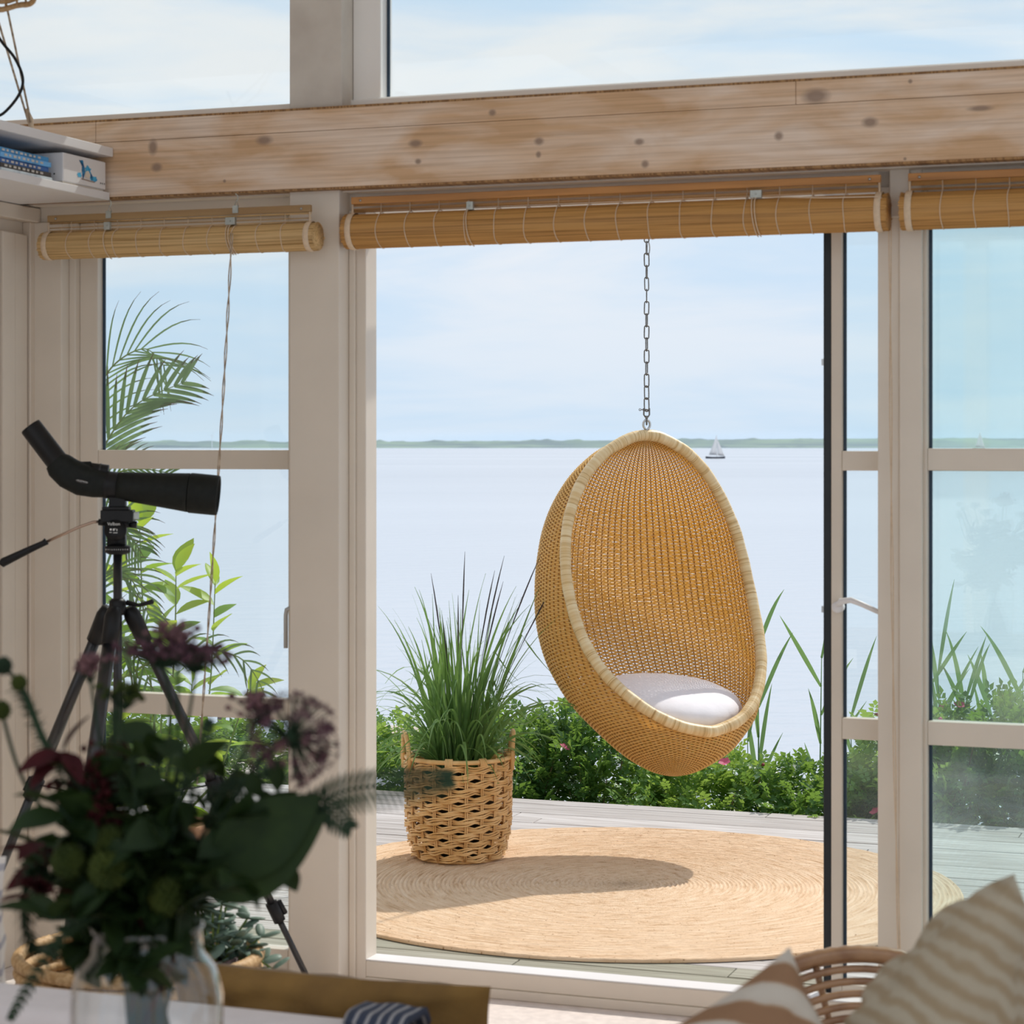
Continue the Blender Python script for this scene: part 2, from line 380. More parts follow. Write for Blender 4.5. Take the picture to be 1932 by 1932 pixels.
def deck_material(name='weathered_deck', tint=((0.80, 0.78, 0.76), (1, 1, 1))):
    m, n, N, L, p, o = node_mat(name)
    tcn = N('ShaderNodeTexCoord'); oi = N('ShaderNodeObjectInfo')
    ad = N('ShaderNodeVectorMath'); ad.operation = 'ADD'; L(tcn.outputs['Object'], ad.inputs[0])
    cb = N('ShaderNodeCombineXYZ'); mm = N('ShaderNodeMath'); mm.operation = 'MULTIPLY'; mm.inputs[1].default_value = 37; L(oi.outputs['Random'], mm.inputs[0]); L(mm.outputs[0], cb.inputs[0]); L(cb.outputs[0], ad.inputs[1])
    mp1 = N('ShaderNodeMapping'); mp1.inputs['Scale'].default_value = (1.6, 30, 30); L(ad.outputs[0], mp1.inputs[0])
    n1 = N('ShaderNodeTexNoise'); n1.inputs['Scale'].default_value = 2.0; n1.inputs['Detail'].default_value = 6; L(mp1.outputs[0], n1.inputs['Vector'])
    r1 = ramp_node(N, [(0.3, (0.40, 0.36, 0.34)), (0.5, (0.56, 0.53, 0.52)), (0.7, (0.70, 0.68, 0.68))]); L(n1.outputs['Fac'], r1.inputs[0])
    r2 = ramp_node(N, [(0.0, tint[0]), (1.0, tint[1])]); L(oi.outputs['Random'], r2.inputs[0])
    mul = N('ShaderNodeMix'); mul.data_type = 'RGBA'; mul.blend_type = 'MULTIPLY'; mul.inputs['Factor'].default_value = 1
    L(r1.outputs[0], mul.inputs['A']); L(r2.outputs[0], mul.inputs['B'])
    L(mul.outputs['Result'], p.inputs['Base Color']); p.inputs['Roughness'].default_value = 0.75
    b = N('ShaderNodeBump'); b.inputs['Strength'].default_value = 0.25; b.inputs['Distance'].default_value = 0.004; L(n1.outputs['Fac'], b.inputs['Height']); L(b.outputs[0], p.inputs['Normal'])
    return m
deck_m = deck_material('weathered_deck', ((0.70, 0.68, 0.66), (0.90, 0.89, 0.88)))
deck_green = deck_material('weathered_deck_algae', ((0.50, 0.51, 0.40), (0.62, 0.62, 0.52)))

def jute_material():
    m, n, N, L, p, o = node_mat('braided_jute')
    tcn = N('ShaderNodeTexCoord'); sx = N('ShaderNodeSeparateXYZ'); L(tcn.outputs['Object'], sx.inputs[0])
    ln = N('ShaderNodeVectorMath'); ln.operation = 'LENGTH'; L(tcn.outputs['Object'], ln.inputs[0])
    at = N('ShaderNodeMath'); at.operation = 'ARCTAN2'; L(sx.outputs['Y'], at.inputs[0]); L(sx.outputs['X'], at.inputs[1])
    cb = N('ShaderNodeCombineXYZ'); L(ln.outputs['Value'], cb.inputs['X']); L(at.outputs[0], cb.inputs['Y'])
    mp1 = N('ShaderNodeMapping'); mp1.inputs['Scale'].default_value = (62, 5, 1); L(cb.outputs[0], mp1.inputs[0])
    n1 = N('ShaderNodeTexNoise'); n1.inputs['Scale'].default_value = 1.0; n1.inputs['Detail'].default_value = 4; L(mp1.outputs[0], n1.inputs['Vector'])
    r1 = ramp_node(N, [(0.25, (0.52, 0.33, 0.19)), (0.45, (0.71, 0.51, 0.34)), (0.7, (0.80, 0.62, 0.45))]); L(n1.outputs['Fac'], r1.inputs[0])
    n3 = N('ShaderNodeTexNoise'); n3.inputs['Scale'].default_value = 1.0; n3.inputs['Detail'].default_value = 3
    mp3 = N('ShaderNodeMapping'); mp3.inputs['Scale'].default_value = (130, 60, 1); L(cb.outputs[0], mp3.inputs[0]); L(mp3.outputs[0], n3.inputs['Vector'])
    r3 = ramp_node(N, [(0.28, (0.45, 0.32, 0.22)), (0.36, (1, 1, 1))]); L(n3.outputs['Fac'], r3.inputs[0])
    mul = N('ShaderNodeMix'); mul.data_type = 'RGBA'; mul.blend_type = 'MULTIPLY'; mul.inputs['Factor'].default_value = 1
    L(r1.outputs[0], mul.inputs['A']); L(r3.outputs[0], mul.inputs['B'])
    L(mul.outputs['Result'], p.inputs['Base Color']); p.inputs['Roughness'].default_value = 0.9; p.inputs['Specular IOR Level'].default_value = 0.1
    b = N('ShaderNodeBump'); b.inputs['Strength'].default_value = 0.5; b.inputs['Distance'].default_value = 0.006; L(n3.outputs['Fac'], b.inputs['Height']); L(b.outputs[0], p.inputs['Normal'])
    return m
jute_m = jute_material()

def sea_material():
    m, n, N, L, p, o = node_mat('calm_sea')
    tcn = N('ShaderNodeTexCoord')
    mp1 = N('ShaderNodeMapping'); mp1.inputs['Scale'].default_value = (0.5, 0.9, 1); L(tcn.outputs['Object'], mp1.inputs[0])
    n1 = N('ShaderNodeTexNoise'); n1.inputs['Scale'].default_value = 1.4; n1.inputs['Detail'].default_value = 5; L(mp1.outputs[0], n1.inputs['Vector'])
    b = N('ShaderNodeBump'); b.inputs['Strength'].default_value = 0.55; b.inputs['Distance'].default_value = 0.12; L(n1.outputs['Fac'], b.inputs['Height']); L(b.outputs[0], p.inputs['Normal'])
    mp2 = N('ShaderNodeMapping'); mp2.inputs['Scale'].default_value = (0.004, 0.012, 1); L(tcn.outputs['Object'], mp2.inputs[0])
    n2 = N('ShaderNodeTexNoise'); n2.inputs['Scale'].default_value = 1.0; n2.inputs['Detail'].default_value = 4; L(mp2.outputs[0], n2.inputs['Vector'])
    r = ramp_node(N, [(0.35, (0.40, 0.44, 0.50)), (0.65, (0.46, 0.50, 0.56))]); L(n2.outputs['Fac'], r.inputs[0]); L(r.outputs[0], p.inputs['Base Color'])
    p.inputs['Roughness'].default_value = 0.22; p.inputs['IOR'].default_value = 1.33
    return m
sea_m = sea_material()
land_m = mat('far_fields', (0.15, 0.23, 0.09), 0.9, col2=(0.012, 0.035, 0.03), vscale=0.006, stretch=(1, 1, 12), detail=5)

def striped(name, axis, scale, cols, dist=1.2, rough=0.85):
    m, n, N, L, p, o = node_mat(name)
    tcn = N('ShaderNodeTexCoord')
    w = N('ShaderNodeTexWave'); w.bands_direction = axis; w.inputs['Scale'].default_value = scale; w.inputs['Distortion'].default_value = dist; w.inputs['Detail'].default_value = 2; w.inputs['Detail Scale'].default_value = 2
    L(tcn.outputs['Object'], w.inputs['Vector'])
    r = ramp_node(N, cols); L(w.outputs['Fac'], r.inputs[0]); L(r.outputs[0], p.inputs['Base Color']); p.inputs['Roughness'].default_value = rough
    nz_ = N('ShaderNodeTexNoise'); nz_.inputs['Scale'].default_value = 180; L(tcn.outputs['Object'], nz_.inputs['Vector'])
    b = N('ShaderNodeBump'); b.inputs['Strength'].default_value = 0.15; b.inputs['Distance'].default_value = 0.004; L(nz_.outputs['Fac'], b.inputs['Height']); L(b.outputs[0], p.inputs['Normal'])
    return m
stripe_beige = striped('beige_striped_linen', 'Z', 11.0, [(0.1, (0.33, 0.25, 0.15)), (0.4, (0.37, 0.30, 0.20)), (0.85, (0.42, 0.36, 0.26))], 3.0)
stripe_brown = striped('brown_striped_linen', 'DIAGONAL', 6.0, [(0.40, (0.26, 0.14, 0.07)), (0.50, (0.36, 0.23, 0.13)), (0.60, (0.48, 0.41, 0.33)), (0.9, (0.52, 0.46, 0.38))], 0.6)
stripe_cream = striped('cream_striped_linen', 'Z', 6.0, [(0.12, (0.42, 0.40, 0.42)), (0.22, (0.74, 0.68, 0.61)), (0.9, (0.76, 0.70, 0.63))], 0.4)
plaid_m = striped('navy_plaid_wool', 'X', 16.0, [(0.55, (0.03, 0.04, 0.07)), (0.75, (0.08, 0.09, 0.12)), (0.92, (0.32, 0.31, 0.31))], 0.3)

# ================================================================== STRUCTURE
def wbox(name, parts, m, parent=None, kind='structure', bevel=0.003, label=None):
    """boxes in the wall frame -> one object"""
    b = MB()
    for q in parts: b.box(*q)
    o = b.build(name, m, parent, smooth=False, M=None if parent is not None else WM, bevel=bevel)
    if parent is None: tag(o, label, None, None, kind)
    return o
SL, SR, NB, ZC = -3.2, 4.6, -8.0, 3.3           # room extents in the wall frame
wbox('floor', [(SL, SR, NB, 0.13, -0.10, 0.0)], floor_m, bevel=0, label='pale pinkish interior floor')
# ceiling with unseen openings added to brighten the room, and a short eave
fill_openings = [(-2.9, -0.5, -7.6, -3.0), (-0.3, 2.0, -7.6, -3.0), (2.2, 4.3, -7.6, -3.0)]
cparts = [(SL, SR, -3.0, 0.30, ZC, ZC + 0.2), (SL, SR, NB, -7.6, ZC, ZC + 0.2)]
xs = [SL] + [v for c in fill_openings for v in c[:2]] + [SR]
for i in range(0, len(xs), 2): cparts.append((xs[i], xs[i + 1], -7.6, -3.0, ZC, ZC + 0.2))
wbox('ceiling', cparts, ceil_m, bevel=0, label='pale ceiling above the room, openings added for light')
# back wall, right wall: out of the picture, wide openings added to light the room
wbox('wall_back', [(SL, SR, NB - 0.15, NB, 0, 0.35), (SL, SR, NB - 0.15, NB, 2.9, ZC)] + [(x, x + 0.14, NB - 0.15, NB, 0.35, 2.9) for x in (SL, -1.3, 0.6, 2.5, SR - 0.14)], paint, bevel=0, label='cream back wall behind the viewer, wide openings added for light')
wbox('wall_right', [(SR, SR + 0.15, NB, 0, 0, 0.3), (SR, SR + 0.15, NB, 0, 2.95, ZC)] + [(SR, SR + 0.15, y, y + 0.14, 0.3, 2.95) for y in (NB, -6.1, -4.1, -2.1, -0.14)], paint, bevel=0, label='cream right wall with tall openings added for light')
wbox('wall_side', [(SL - 0.15, SL, NB, 0.13, 0, ZC)], paint, bevel=0, label='far left cream wall')

# window wall: lintel and sill strips, posts
wbox('trim_3', [(SL, SR, -0.012, 0.13, 2.603, 2.627)], bright_white, label='white sill strip of the upper windows')
wf = wbox('wall_front', [(SL, SR, 0.0, 0.13, 2.301, 2.6025)], paint, label='cream painted window wall with lintel')
sp0, sp1 = S(546, -0.08), S(640, -0.08)
def post(a, b, n0, n1, z0, z1, m=paint): return wbox('post', [(a, b, n0, n1, z0, z1)], m, wf)
post(sp0, sp1, -0.08, 0.14, 0, 2.355)
post(sp0, sp1 + 0.008, -0.08, 0.14, 2.59, ZC, paint_worn)
sr0, sr1, sr2 = S(1656, 0.0), S(1697, 0.0), S(1740, 0.0)
post(sr0, sr1, 0.0, 0.12, 0, 2.35); post(sr1, sr2, -0.006, 0.12, 0, 2.35)
post(S(1678,-0.02), S(1716,-0.02), -0.02, 0.0, 2.22, 2.355)
post(2.75, 2.95, -0.02, 0.13, 0, 2.35); post(SR - 0.2, SR, -0.02, 0.13, 0, ZC); post(2.75, 2.95, -0.08, 0.13, 2.6, ZC)
wbox('wall_panel', [(2.95, SR - 0.2, 0.0, 0.13, 0, 2.35)], paint, wf)
wbox('wall_panel', [(SL, S(72) - 0.02, 0.0, 0.13, 0, 2.35)], paint, wf)

# left partition under the shelf (vertical boards and casing)
spart = S(72)
wl = wbox('wall_left', [(SL, spart - 0.03, -1.5, -0.001, 0, 2.34)], paint_side, label='cream panelled side partition left of the tripod')
for (n0, n1, d) in ((-0.045, -0.002, 0.0), (-0.125, -0.052, -0.006), (-0.20, -0.13, -0.002), (-0.36, -0.207, -0.012), (-0.60, -0.367, -0.012), (-0.84, -0.607, -0.012), (-1.08, -0.847, -0.012)):
    wbox('board', [(spart - 0.03, spart + d, n0, n1, 0, 2.30 if d == 0 else 2.26)], paint_side, wl, bevel=0.004)
wbox('cornice', [(spart - 0.03, spart + 0.012, -1.5, -0.002, 2.30, 2.345)], paint_side, wl, bevel=0.004)

# beam across the window wall
zb0, zb1, zb2 = 2.358, 2.525, 2.588
beam = wbox('trim_1', [(SL, SR, -0.10, -0.001, zb0 + 0.004, zb2 - 0.002)], veneer_m, bevel=0, label='long whitewashed pine beam over the windows')
j1, j2 = S(1502, -0.11), S(182, -0.11)
gap = 0.0006
for (a, b, z0, z1) in ((SL, SR, zb0, zb1 - gap), (SL, j2 - gap, zb1 + gap, zb2), (j2 + gap, j1 - gap, zb1 + gap, zb2), (j1 + gap, SR, zb1 + gap, zb2)):
    wbox('board', [(a, b, -0.115, -0.0995, z0, z1)], beam_m, beam, bevel=0.0015)
wbox('edge_strip', [(SL, SR, -0.1125, -0.09, zb2 + 0.0003, zb2 + 0.007)], veneer_m, beam, bevel=0)
wbox('edge_strip', [(SL, SR, -0.1125, -0.06, zb0 - 0.006, zb0 - 0.0003)], veneer_m, beam, bevel=0)
wbox('batten', [(SL, SR, -0.06, -0.002, zb0 - 0.010, zb0 - 0.001)], paint, beam, bevel=0)

def sash(name, label, s0, s1, z0, z1, n0, n1, bars, g, st=0.05, seal=True, rail=0.075, top=0.06, paint=paint):
    """framed glazing in the wall frame: stiles, rails, glazing bars and panes, each its own part"""
    o = empty(name, label, None, WM, kind='structure')
    b = 0.003
    wbox('stile', [(s0, s0 + st, n0, n1, z0, z1)], paint, o, bevel=b); wbox('stile', [(s1 - st, s1, n0, n1, z0, z1)], paint, o, bevel=b)
    wbox('rail', [(s0 + st, s1 - st, n0, n1, z0, z0 + rail)], paint, o, bevel=b); wbox('rail', [(s0 + st, s1 - st, n0, n1, z1 - top, z1)], paint, o, bevel=b)
    zs = [z0 + rail]
    for (a, c) in bars:
        wbox('glazing_bar', [(s0 + st, s1 - st, n0 + 0.002, n1 - 0.002, a, c)], paint, o, bevel=b); zs += [a, c]
    zs.append(z1 - top); nm = (n0 + n1) / 2 + 0.012
    for i in range(0, len(zs), 2):
        wbox('pane', [(s0 + st + 0.0005, s1 - st - 0.0005, nm - 0.003, nm + 0.003, zs[i] + 0.0005, zs[i + 1] - 0.0005)], g, o, bevel=0)
        if seal: wbox('seal', [(s0 + st, s0 + st + 0.009, nm - 0.008, nm - 0.003, zs[i], zs[i + 1])], blue_seal, o, bevel=0)
    return o
# left window with its jamb
jamb = wbox('trim_2', [(spart - 0.02, S(116, -0.02), -0.02, 0.13, 0, 2.30), (S(116, -0.02), S(144, 0.03), 0.025, 0.13, 0, 2.30)], paint, label='cream window jamb in the left corner')
w1 = sash('window_1', 'left window with two glazing bars behind the tripod', S(144, 0.03) + 0.0005, sp0 - 0.0005, 0.0, 2.30, 0.05, 0.105,
     [(Zw(1351, 360, 0.05), Zw(1312, 360, 0.05)), (Zw(885, 360, 0.05), Zw(849, 360, 0.05))], glass, st=S(184, 0.05) - S(144, 0.03))
b = MB(); xh = 536
hs, hz0, hz1 = S(536, 0.0), Zw(1222, 536, 0.02), Zw(1142, 536, 0.02)
b.tube([(hs + 0.02, 0.045, hz1 - 0.008), (hs + 0.02, 0.02, hz1 - 0.008), (hs + 0.012, 0.012, hz1 - 0.008), (hs + 0.003, 0.012, hz1 - 0.012), (hs, 0.012, hz1 - 0.03), (hs, 0.012, hz0)], 0.0085, 8, flat=0.8)
b.build('handle', grey_metal, w1)
# door frame
sd = S(690, 0.0); sdl = S(1553, 0.07)
d1 = wbox('door_1', [(sp1 + 0.0005, sd, 0.0, 0.085, 0.0, 2.30), (sd, sr0 - 0.0005, 0.0, 0.085, 0.028, 0.0757), (sd, sr0 - 0.0005, -0.008, 0.085, 0.0, 0.028)], paint, label='open terrace door frame in the middle of the window wall')
wbox('stop', [(sp1 + 0.0005, sd - 0.03, -0.012, -0.0005, 0.0, 2.30)], paint, d1)
wbox('threshold', [(sd, sr0 - 0.0005, 0.002, 0.083, 0.076, 0.080)], white, d1, bevel=0.001)
# sliding leaf pushed right, standing just outside the frame
n0, n1 = 0.088, 0.128
sl0 = S(1568, n0)
d2 = sash('door_2', 'sliding glazed door leaf pushed to the right', sl0, sl0 + 1.0, 0.03, 2.29, n0, n1,
     [(Zw(1396, 1620, n0), Zw(1356, 1620, n0)), (Zw(888, 1620, n0), Zw(851, 1620, n0))], glass, st=S(1588, n0) - S(1568, n0), seal=True)
wbox('gasket', [(S(1553, n0), sl0 - 0.0005, n0 + 0.004, n1, 0.03, 2.29)], gasket, d2, bevel=0.002)
for y in (683, 1150): wbox('keeper', [(S(1549, n0), S(1553, n0), n0 + 0.006, n1 - 0.006, Zw(y + 6, 1553, n0), Zw(y - 6, 1553, n0))], metal, d2, bevel=0)
b = MB(); hs, hz = S(1592, 0.06), Zw(1146, 1592, 0.06)
b.lathe([(0.016, 0), (0.016, 0.03), (0.012, 0.035)], 14, Matrix.Translation((S(1580, 0.06), n0 - 0.001, hz)) @ Matrix.Rotation(math.radians(90), 4, 'X'))
ex, ez = S(1656, 0.045) + 0.03, Zw(1160, 1656, 0.045) - 0.004
b.tube([(S(1580, 0.06), 0.065, hz), (S(1588, 0.05), 0.045, hz + 0.018), (S(1606, 0.045), 0.042, hz + 0.022), (S(1625, 0.045), 0.042, hz + 0.012), (ex, 0.042, ez)], [0.011, 0.011, 0.010, 0.009, 0.008], 10, flat=0.8)
b.build('handle', white, d2)
# right window
wr = S(1741, 0.02)
w2 = sash('window_2', 'right window with two glazing bars beside the sliding door', wr + 0.0006, 2.749, 0.0, 2.30, 0.02, 0.075,
     [(Zw(1410, 1840, 0.02), Zw(1365, 1840, 0.02)), (Zw(888, 1840, 0.02), Zw(846, 1840, 0.02))], glass_green, st=S(1749, 0.02) - wr, rail=0.09)
# upper windows
sash('window_3', 'wide upper right window above the beam', sp1 + 0.0095, 2.749, 2.6275, ZC - 0.0005, 0.0, 0.09, [], glass, st=S(718, 0.0) - sp1 - 0.0095, rail=0.004, paint=bright_white)
sash('window_4', 'upper left window above the shelf', SL + 0.001, sp0 - 0.0005, 2.6275, ZC - 0.0005, 0.02, 0.09, [], glass, st=0.012, seal=False, rail=0.003, paint=bright_white)
sash('window_5', 'upper window beyond the right edge', 2.951, SR - 0.201, 2.6275, ZC - 0.0005, 0.02, 0.09, [], glass, st=0.02, seal=False, rail=0.004, paint=bright_white)

# deck: single planks
dk = wbox('deck', [(-5.2, 4.8, 0.14, 3.44, -0.14, -0.05)], post_m, label='weathered grey plank terrace outside the windows', bevel=0)
pw, nn, k = 0.121, 0.1345, 0
rd = random.Random(3)
while nn < 3.46:
    cuts = [-5.2]; x = -5.2 + rd.uniform(0.8, 3.2)
    while x < 4.4: cuts.append(x); x += rd.uniform(2.4, 3.8)
    cuts.append(4.8)
    g = rd.uniform(0.003, 0.006); dz = [rd.uniform(-0.0025, 0) for _ in cuts]
    for i in range(len(cuts) - 1):
        mb = MB().box(cuts[i] + 0.002, cuts[i + 1] - 0.002, nn + g, nn + pw, -0.028, dz[i])
        mb.build('plank', deck_green if nn < 0.5 else deck_m, dk, smooth=False, bevel=0.003)
    nn += pw; k += 1
# shore ground below the hedge, sea, far land
b = MB(); rows = []
for j, (n_, z_) in enumerate(((-0.2, -0.5), (3.3, -0.62), (4.2, -0.75), (5.5, -1.2), (7.5, -2.0), (9.5, -2.6))):
    rows.append([(s_, n_, z_ + 0.06 * math.sin(s_ * 1.7 + j)) for s_ in np.linspace(-9, 9, 40)])
tag(b.grid(rows).build('ground', soil, M=WM), 'dark soil bank falling to the water under the hedge', None, kind='structure')
tag(MB().add([(-14000, 8, -2.2), (14000, 8, -2.2), (14000, 16000, -2.2), (-14000, 16000, -2.2)], [(0, 1, 2, 3)]).build('sea', sea_m, smooth=False), 'pale calm sea stretching to the far shore', 'sea', kind='stuff')
rows = []
def hill(x, j):
    a = 0.5 + 0.5 * mnoise.noise(Vector((x / 900, j * 3.3, 0))); t = mnoise.noise(Vector((x / 60, j * 7.1, 2))) + 0.6 * mnoise.noise(Vector((x / 22, j, 5)))
    return a, max(0, t)
xs_ = np.linspace(-2600, 2600, 620)
for j, (Y, base) in enumerate(((4800, 0), (4830, 2.5), (5000, 6), (5150, 9), (5180, 13), (5300, 17), (5330, 14), (5700, 2))):
    row = []
    for x in xs_:
        a, t = hill(x, j)
        row.append((x, Y, -2.4 + base * 1.25 * (0.4 + 0.9 * a) + (t * 7.0 if j in (1, 4, 5, 6) else 0)))
    rows.append(row)
tag(MB().grid(rows).build('far_shore', land_m), 'low hazy green coastline along the horizon', None, kind='structure')
hz = bpy.data.materials.new('sea_haze'); hz.use_nodes = True; hn = hz.node_tree; hn.nodes.clear()
ho = hn.nodes.new('ShaderNodeOutputMaterial'); hv = hn.nodes.new('ShaderNodeVolumePrincipled')
hv.inputs['Color'].default_value = (0.72, 0.87, 1.0, 1); hv.inputs['Density'].default_value = 0.00021
hn.links.new(hv.outputs[0], ho.inputs['Volume'])
tag(MB().box(-2700, 2700, 3000, 4790, -2.1, 26).build('haze', hz, smooth=False), 'thin bluish haze over the water before the far shore', 'haze', kind='stuff')
# ================================================================== RUG
RUG = Vector((0.63, 8.14, 0.0)); RR = 1.205
rings, seg = 78, 220
V = [(0, 0, 0.010)]; prof = []
for i in range(rings):
    r0 = RR * i / rings; dr = RR / rings
    prof += [(r0 + dr * 0.08, 0.0065), (r0 + dr * 0.35, 0.0115), (r0 + dr * 0.70, 0.0115)]
prof += [(RR, 0.006), (RR + 0.001, 0.0005)]
k = len(prof); ang = np.linspace(0, 2 * np.pi, seg, endpoint=False)
R = np.array([p[0] for p in prof])[:, None]; Z = np.array([p[1] for p in prof])[:, None]
wob = 1 + 0.0018 * np.sin(ang * 5 + 1)[None, :] + 0.0012 * np.sin(ang * 13)[None, :]
wob = 1 + (wob - 1) * (R / RR)
Vv = np.stack([R * np.cos(ang) * wob, R * np.sin(ang) * wob, Z + 0 * ang[None, :] + 0.0008 * rng.standard_normal((k, seg))], -1).reshape(-1, 3)
Vv[-seg:, 2] = 0.0004
idx = np.arange(k * seg).reshape(k, seg)
Fq = np.stack([idx[:-1], np.roll(idx, -1, 1)[:-1], np.roll(idx, -1, 1)[1:], idx[1:]], -1).reshape(-1, 4)
ro = link('round_rug', mesh_np('round_rug', Vv, Fq, jute_m), M=Matrix.Translation(RUG + Vector((0, 0, 0.001))))
tag(ro, 'large round braided jute rug on the terrace', 'rug')

# ================================================================== HANGING EGG CHAIR
EK = 1.06
HX, HY = (1220 - CX) / F * 8.38 * EK, 8.38 * EK
PSI = math.radians(25)
egg = empty('hanging_egg_chair', 'woven rattan egg chair hanging over the round rug', 'chair', loc=(HX, HY, 0), rz=PSI)
TAB = [(1.642, 0.004, -0.0005, 0.0), (1.634, 0.06, -0.010, 0.0), (1.604, 0.130, -0.020, 0.0), (1.564, 0.195, -0.028, 0.0), (1.485, 0.272, -0.038, 0.006), (1.386, 0.332, -0.045, 0.02), (1.287, 0.372, -0.042, 0.042),
       (1.19, 0.394, -0.036, 0.066), (1.10, 0.407, -0.028, 0.094), (0.99, 0.416, -0.010, 0.142), (0.89, 0.416, 0.02, 0.20), (0.79, 0.402, 0.06, 0.272), (0.69, 0.368, 0.112, 0.362), (0.63, 0.335, 0.148, 0.418),
       (0.594, 0.308, 0.168, 0.447), (0.55, 0.268, 0.185, 0.47), (0.495, 0.212, 0.20, 0.49), (0.45, 0.148, 0.20, 0.5), (0.415, 0.08, 0.20, 0.5), (0.400, 0.03, 0.20, 0.5), (0.397, 0.004, 0.20, 0.5)]
TAB = [(HC - (HC - z) * EK, w * EK, c * EK, f * EK) for (z, w, c, f) in TAB]
EZ = lambda z: HC - (HC - z) * EK
D = spline(TAB, 24)
arc = np.concatenate([[0], np.cumsum(np.hypot(np.hypot(np.diff(D[:, 1]), np.diff(D[:, 2])), np.diff(D[:, 0])))])
def at_arc(a): return np.array([np.interp(a, arc, D[:, i]) for i in range(4)])
DK = 0.92
def phir(row):
    z, w, c, fr = row
    if z < EZ(0.56): return math.pi
    q = (c - fr) / max(DK * w, 1e-4)
    return math.acos(max(-1, min(1, q)))
def surf(a, ph):
    z, w, c, fr = at_arc(a)
    return np.stack([w * np.sin(ph), -c + DK * w * np.cos(ph), np.full_like(ph, z)], -1)
NST = 92
allV, allF = [], []; base = 0
pitch = 0.0074; nrow = int((arc[-1] - 0.02) / pitch)
for r in range(nrow):
    a = 0.012 + r * pitch; row = at_arc(a); pr = phir(row); closed = pr > 3.13
    step = math.pi / NST           # half a stake spacing
    kmax = int(pr / step)
    ks = np.arange(-kmax, kmax + 1) if not closed else np.arange(-NST, NST)
    ph = ks * step
    off = np.where(ks % 2 == 0, np.where(((ks // 2) + r) % 2 == 0, 1.0, -1.0), 0.0)
    if not closed:
        ph = np.concatenate([[-pr], ph, [pr]]); off = np.concatenate([[0], off, [0]])
    P = surf(a, ph); e = 1e-3
    T = surf(min(a + e, arc[-1]), ph) - surf(a - e, ph); T /= np.linalg.norm(T, axis=1, keepdims=True) + 1e-12
    dph = np.stack([row[1] * np.cos(ph), -DK * row[1] * np.sin(ph), 0 * ph], -1)
    Nn = np.cross(dph, T); Nn /= np.linalg.norm(Nn, axis=1, keepdims=True) + 1e-12
    amp = 0.0040 * min(1, row[1] / 0.1)
    P = P + Nn * (off * amp)[:, None] + T * (0.0006 * rng.standard_normal(len(ph)))[:, None]
    rt, rn = 0.0037, 0.0021
    ringv = np.stack([P + Nn * rn, P + T * rt, P - Nn * rn, P - T * rt], 1)   # m,4,3
    m = len(ph); allV.append(ringv.reshape(-1, 3))
    i0 = base + np.arange(m if closed else m - 1) * 4; i1 = base + ((np.arange(m if closed else m - 1) + 1) % m) * 4
    for q in range(4):
        allF.append(np.stack([i0 + q, i1 + q, i1 + (q + 1) % 4, i0 + (q + 1) % 4], -1))
    base += m * 4
o = link('weave', mesh_np('weave', np.concatenate(allV), np.concatenate(allF), rattan), egg); tag(o, kind='stuff')
# stakes
aa = np.linspace(0.01, arc[-1] - 0.01, 90); prs = np.array([phir(at_arc(a)) for a in aa]); b = MB()
for kk in range(NST):
    ph = -math.pi + (kk + 1) * 2 * math.pi / NST
    runs, cur = [], []
    for a, pr in zip(aa, prs):
        if abs(ph) <= pr: cur.append(tuple(surf(a, np.array([ph]))[0]))
        elif cur: runs.append(cur); cur = []
    if cur: runs.append(cur)
    for rr in runs:
        if len(rr) > 2: b.tube(rr, 0.0030, 4, cap=False)
tag(b.build('stakes', stake_m, egg), kind='stuff')
# wrapped rim
right = []
for a in np.linspace(0.004, arc[-1], 700):
    row = at_arc(a); pr = phir(row)
    if row[0] > EZ(1.5): pr = min(pr, 1.9)
    if row[0] < EZ(0.575) or pr > 3.05: break
    right.append((row[1] * math.sin(pr), -row[2] + DK * row[1] * math.cos(pr), row[0]))
lastp = right[-1]
right += [(lastp[0] * q, lastp[1] - 0.012 * (1 - q * q), lastp[2] - 0.008 * (1 - q * q)) for q in (0.75, 0.5, 0.25, 0.0)]
left = [(-x, y, z) for (x, y, z) in right[-2:0:-1]]
loop = np.array(right + left)
for _ in range(12): loop = (np.roll(loop, 1, 0) + 2 * loop + np.roll(loop, -1, 0)) / 4
seglen = np.linalg.norm(np.roll(loop, -1, 0) - loop, axis=1); cum = np.concatenate([[0], np.cumsum(seglen)])
npt = int(cum[-1] / 0.0024) // 2 * 2
tt = np.linspace(0, cum[-1], npt, endpoint=False); ext = np.vstack([loop, loop[:1]])
lp = np.stack([np.interp(tt, cum, ext[:, i]) for i in range(3)], -1)
rads = [0.0228 * (1.0 if i % 2 == 0 else 0.90) + 0.0006 * math.sin(i * 0.11) for i in range(npt)]
rim_o = MB().tube([tuple(p) for p in lp], rads, 12, closed=True).build('rim', rim_m, egg)
wa = rim_o.data.attributes.new('wrap', 'FLOAT', 'POINT')     # a shade for each turn of the binding cane
sh_ = np.repeat(np.clip(np.convolve(rng.random(npt // 2 + 8), np.ones(2) / 2, 'same')[:npt // 2] * 0.7 + 0.3 * rng.random(npt // 2), 0, 1), 2)
dark = rng.random(npt) < 0.05
sh_ = np.where(dark, 0.0, sh_)
wa.data.foreach_set('value', np.repeat(sh_, 12).astype(np.float32))
_n = rim_m.node_tree; _p = [q for q in _n.nodes if q.type == 'BSDF_PRINCIPLED'][0]
_a = _n.nodes.new('ShaderNodeAttribute'); _a.attribute_name = 'wrap'
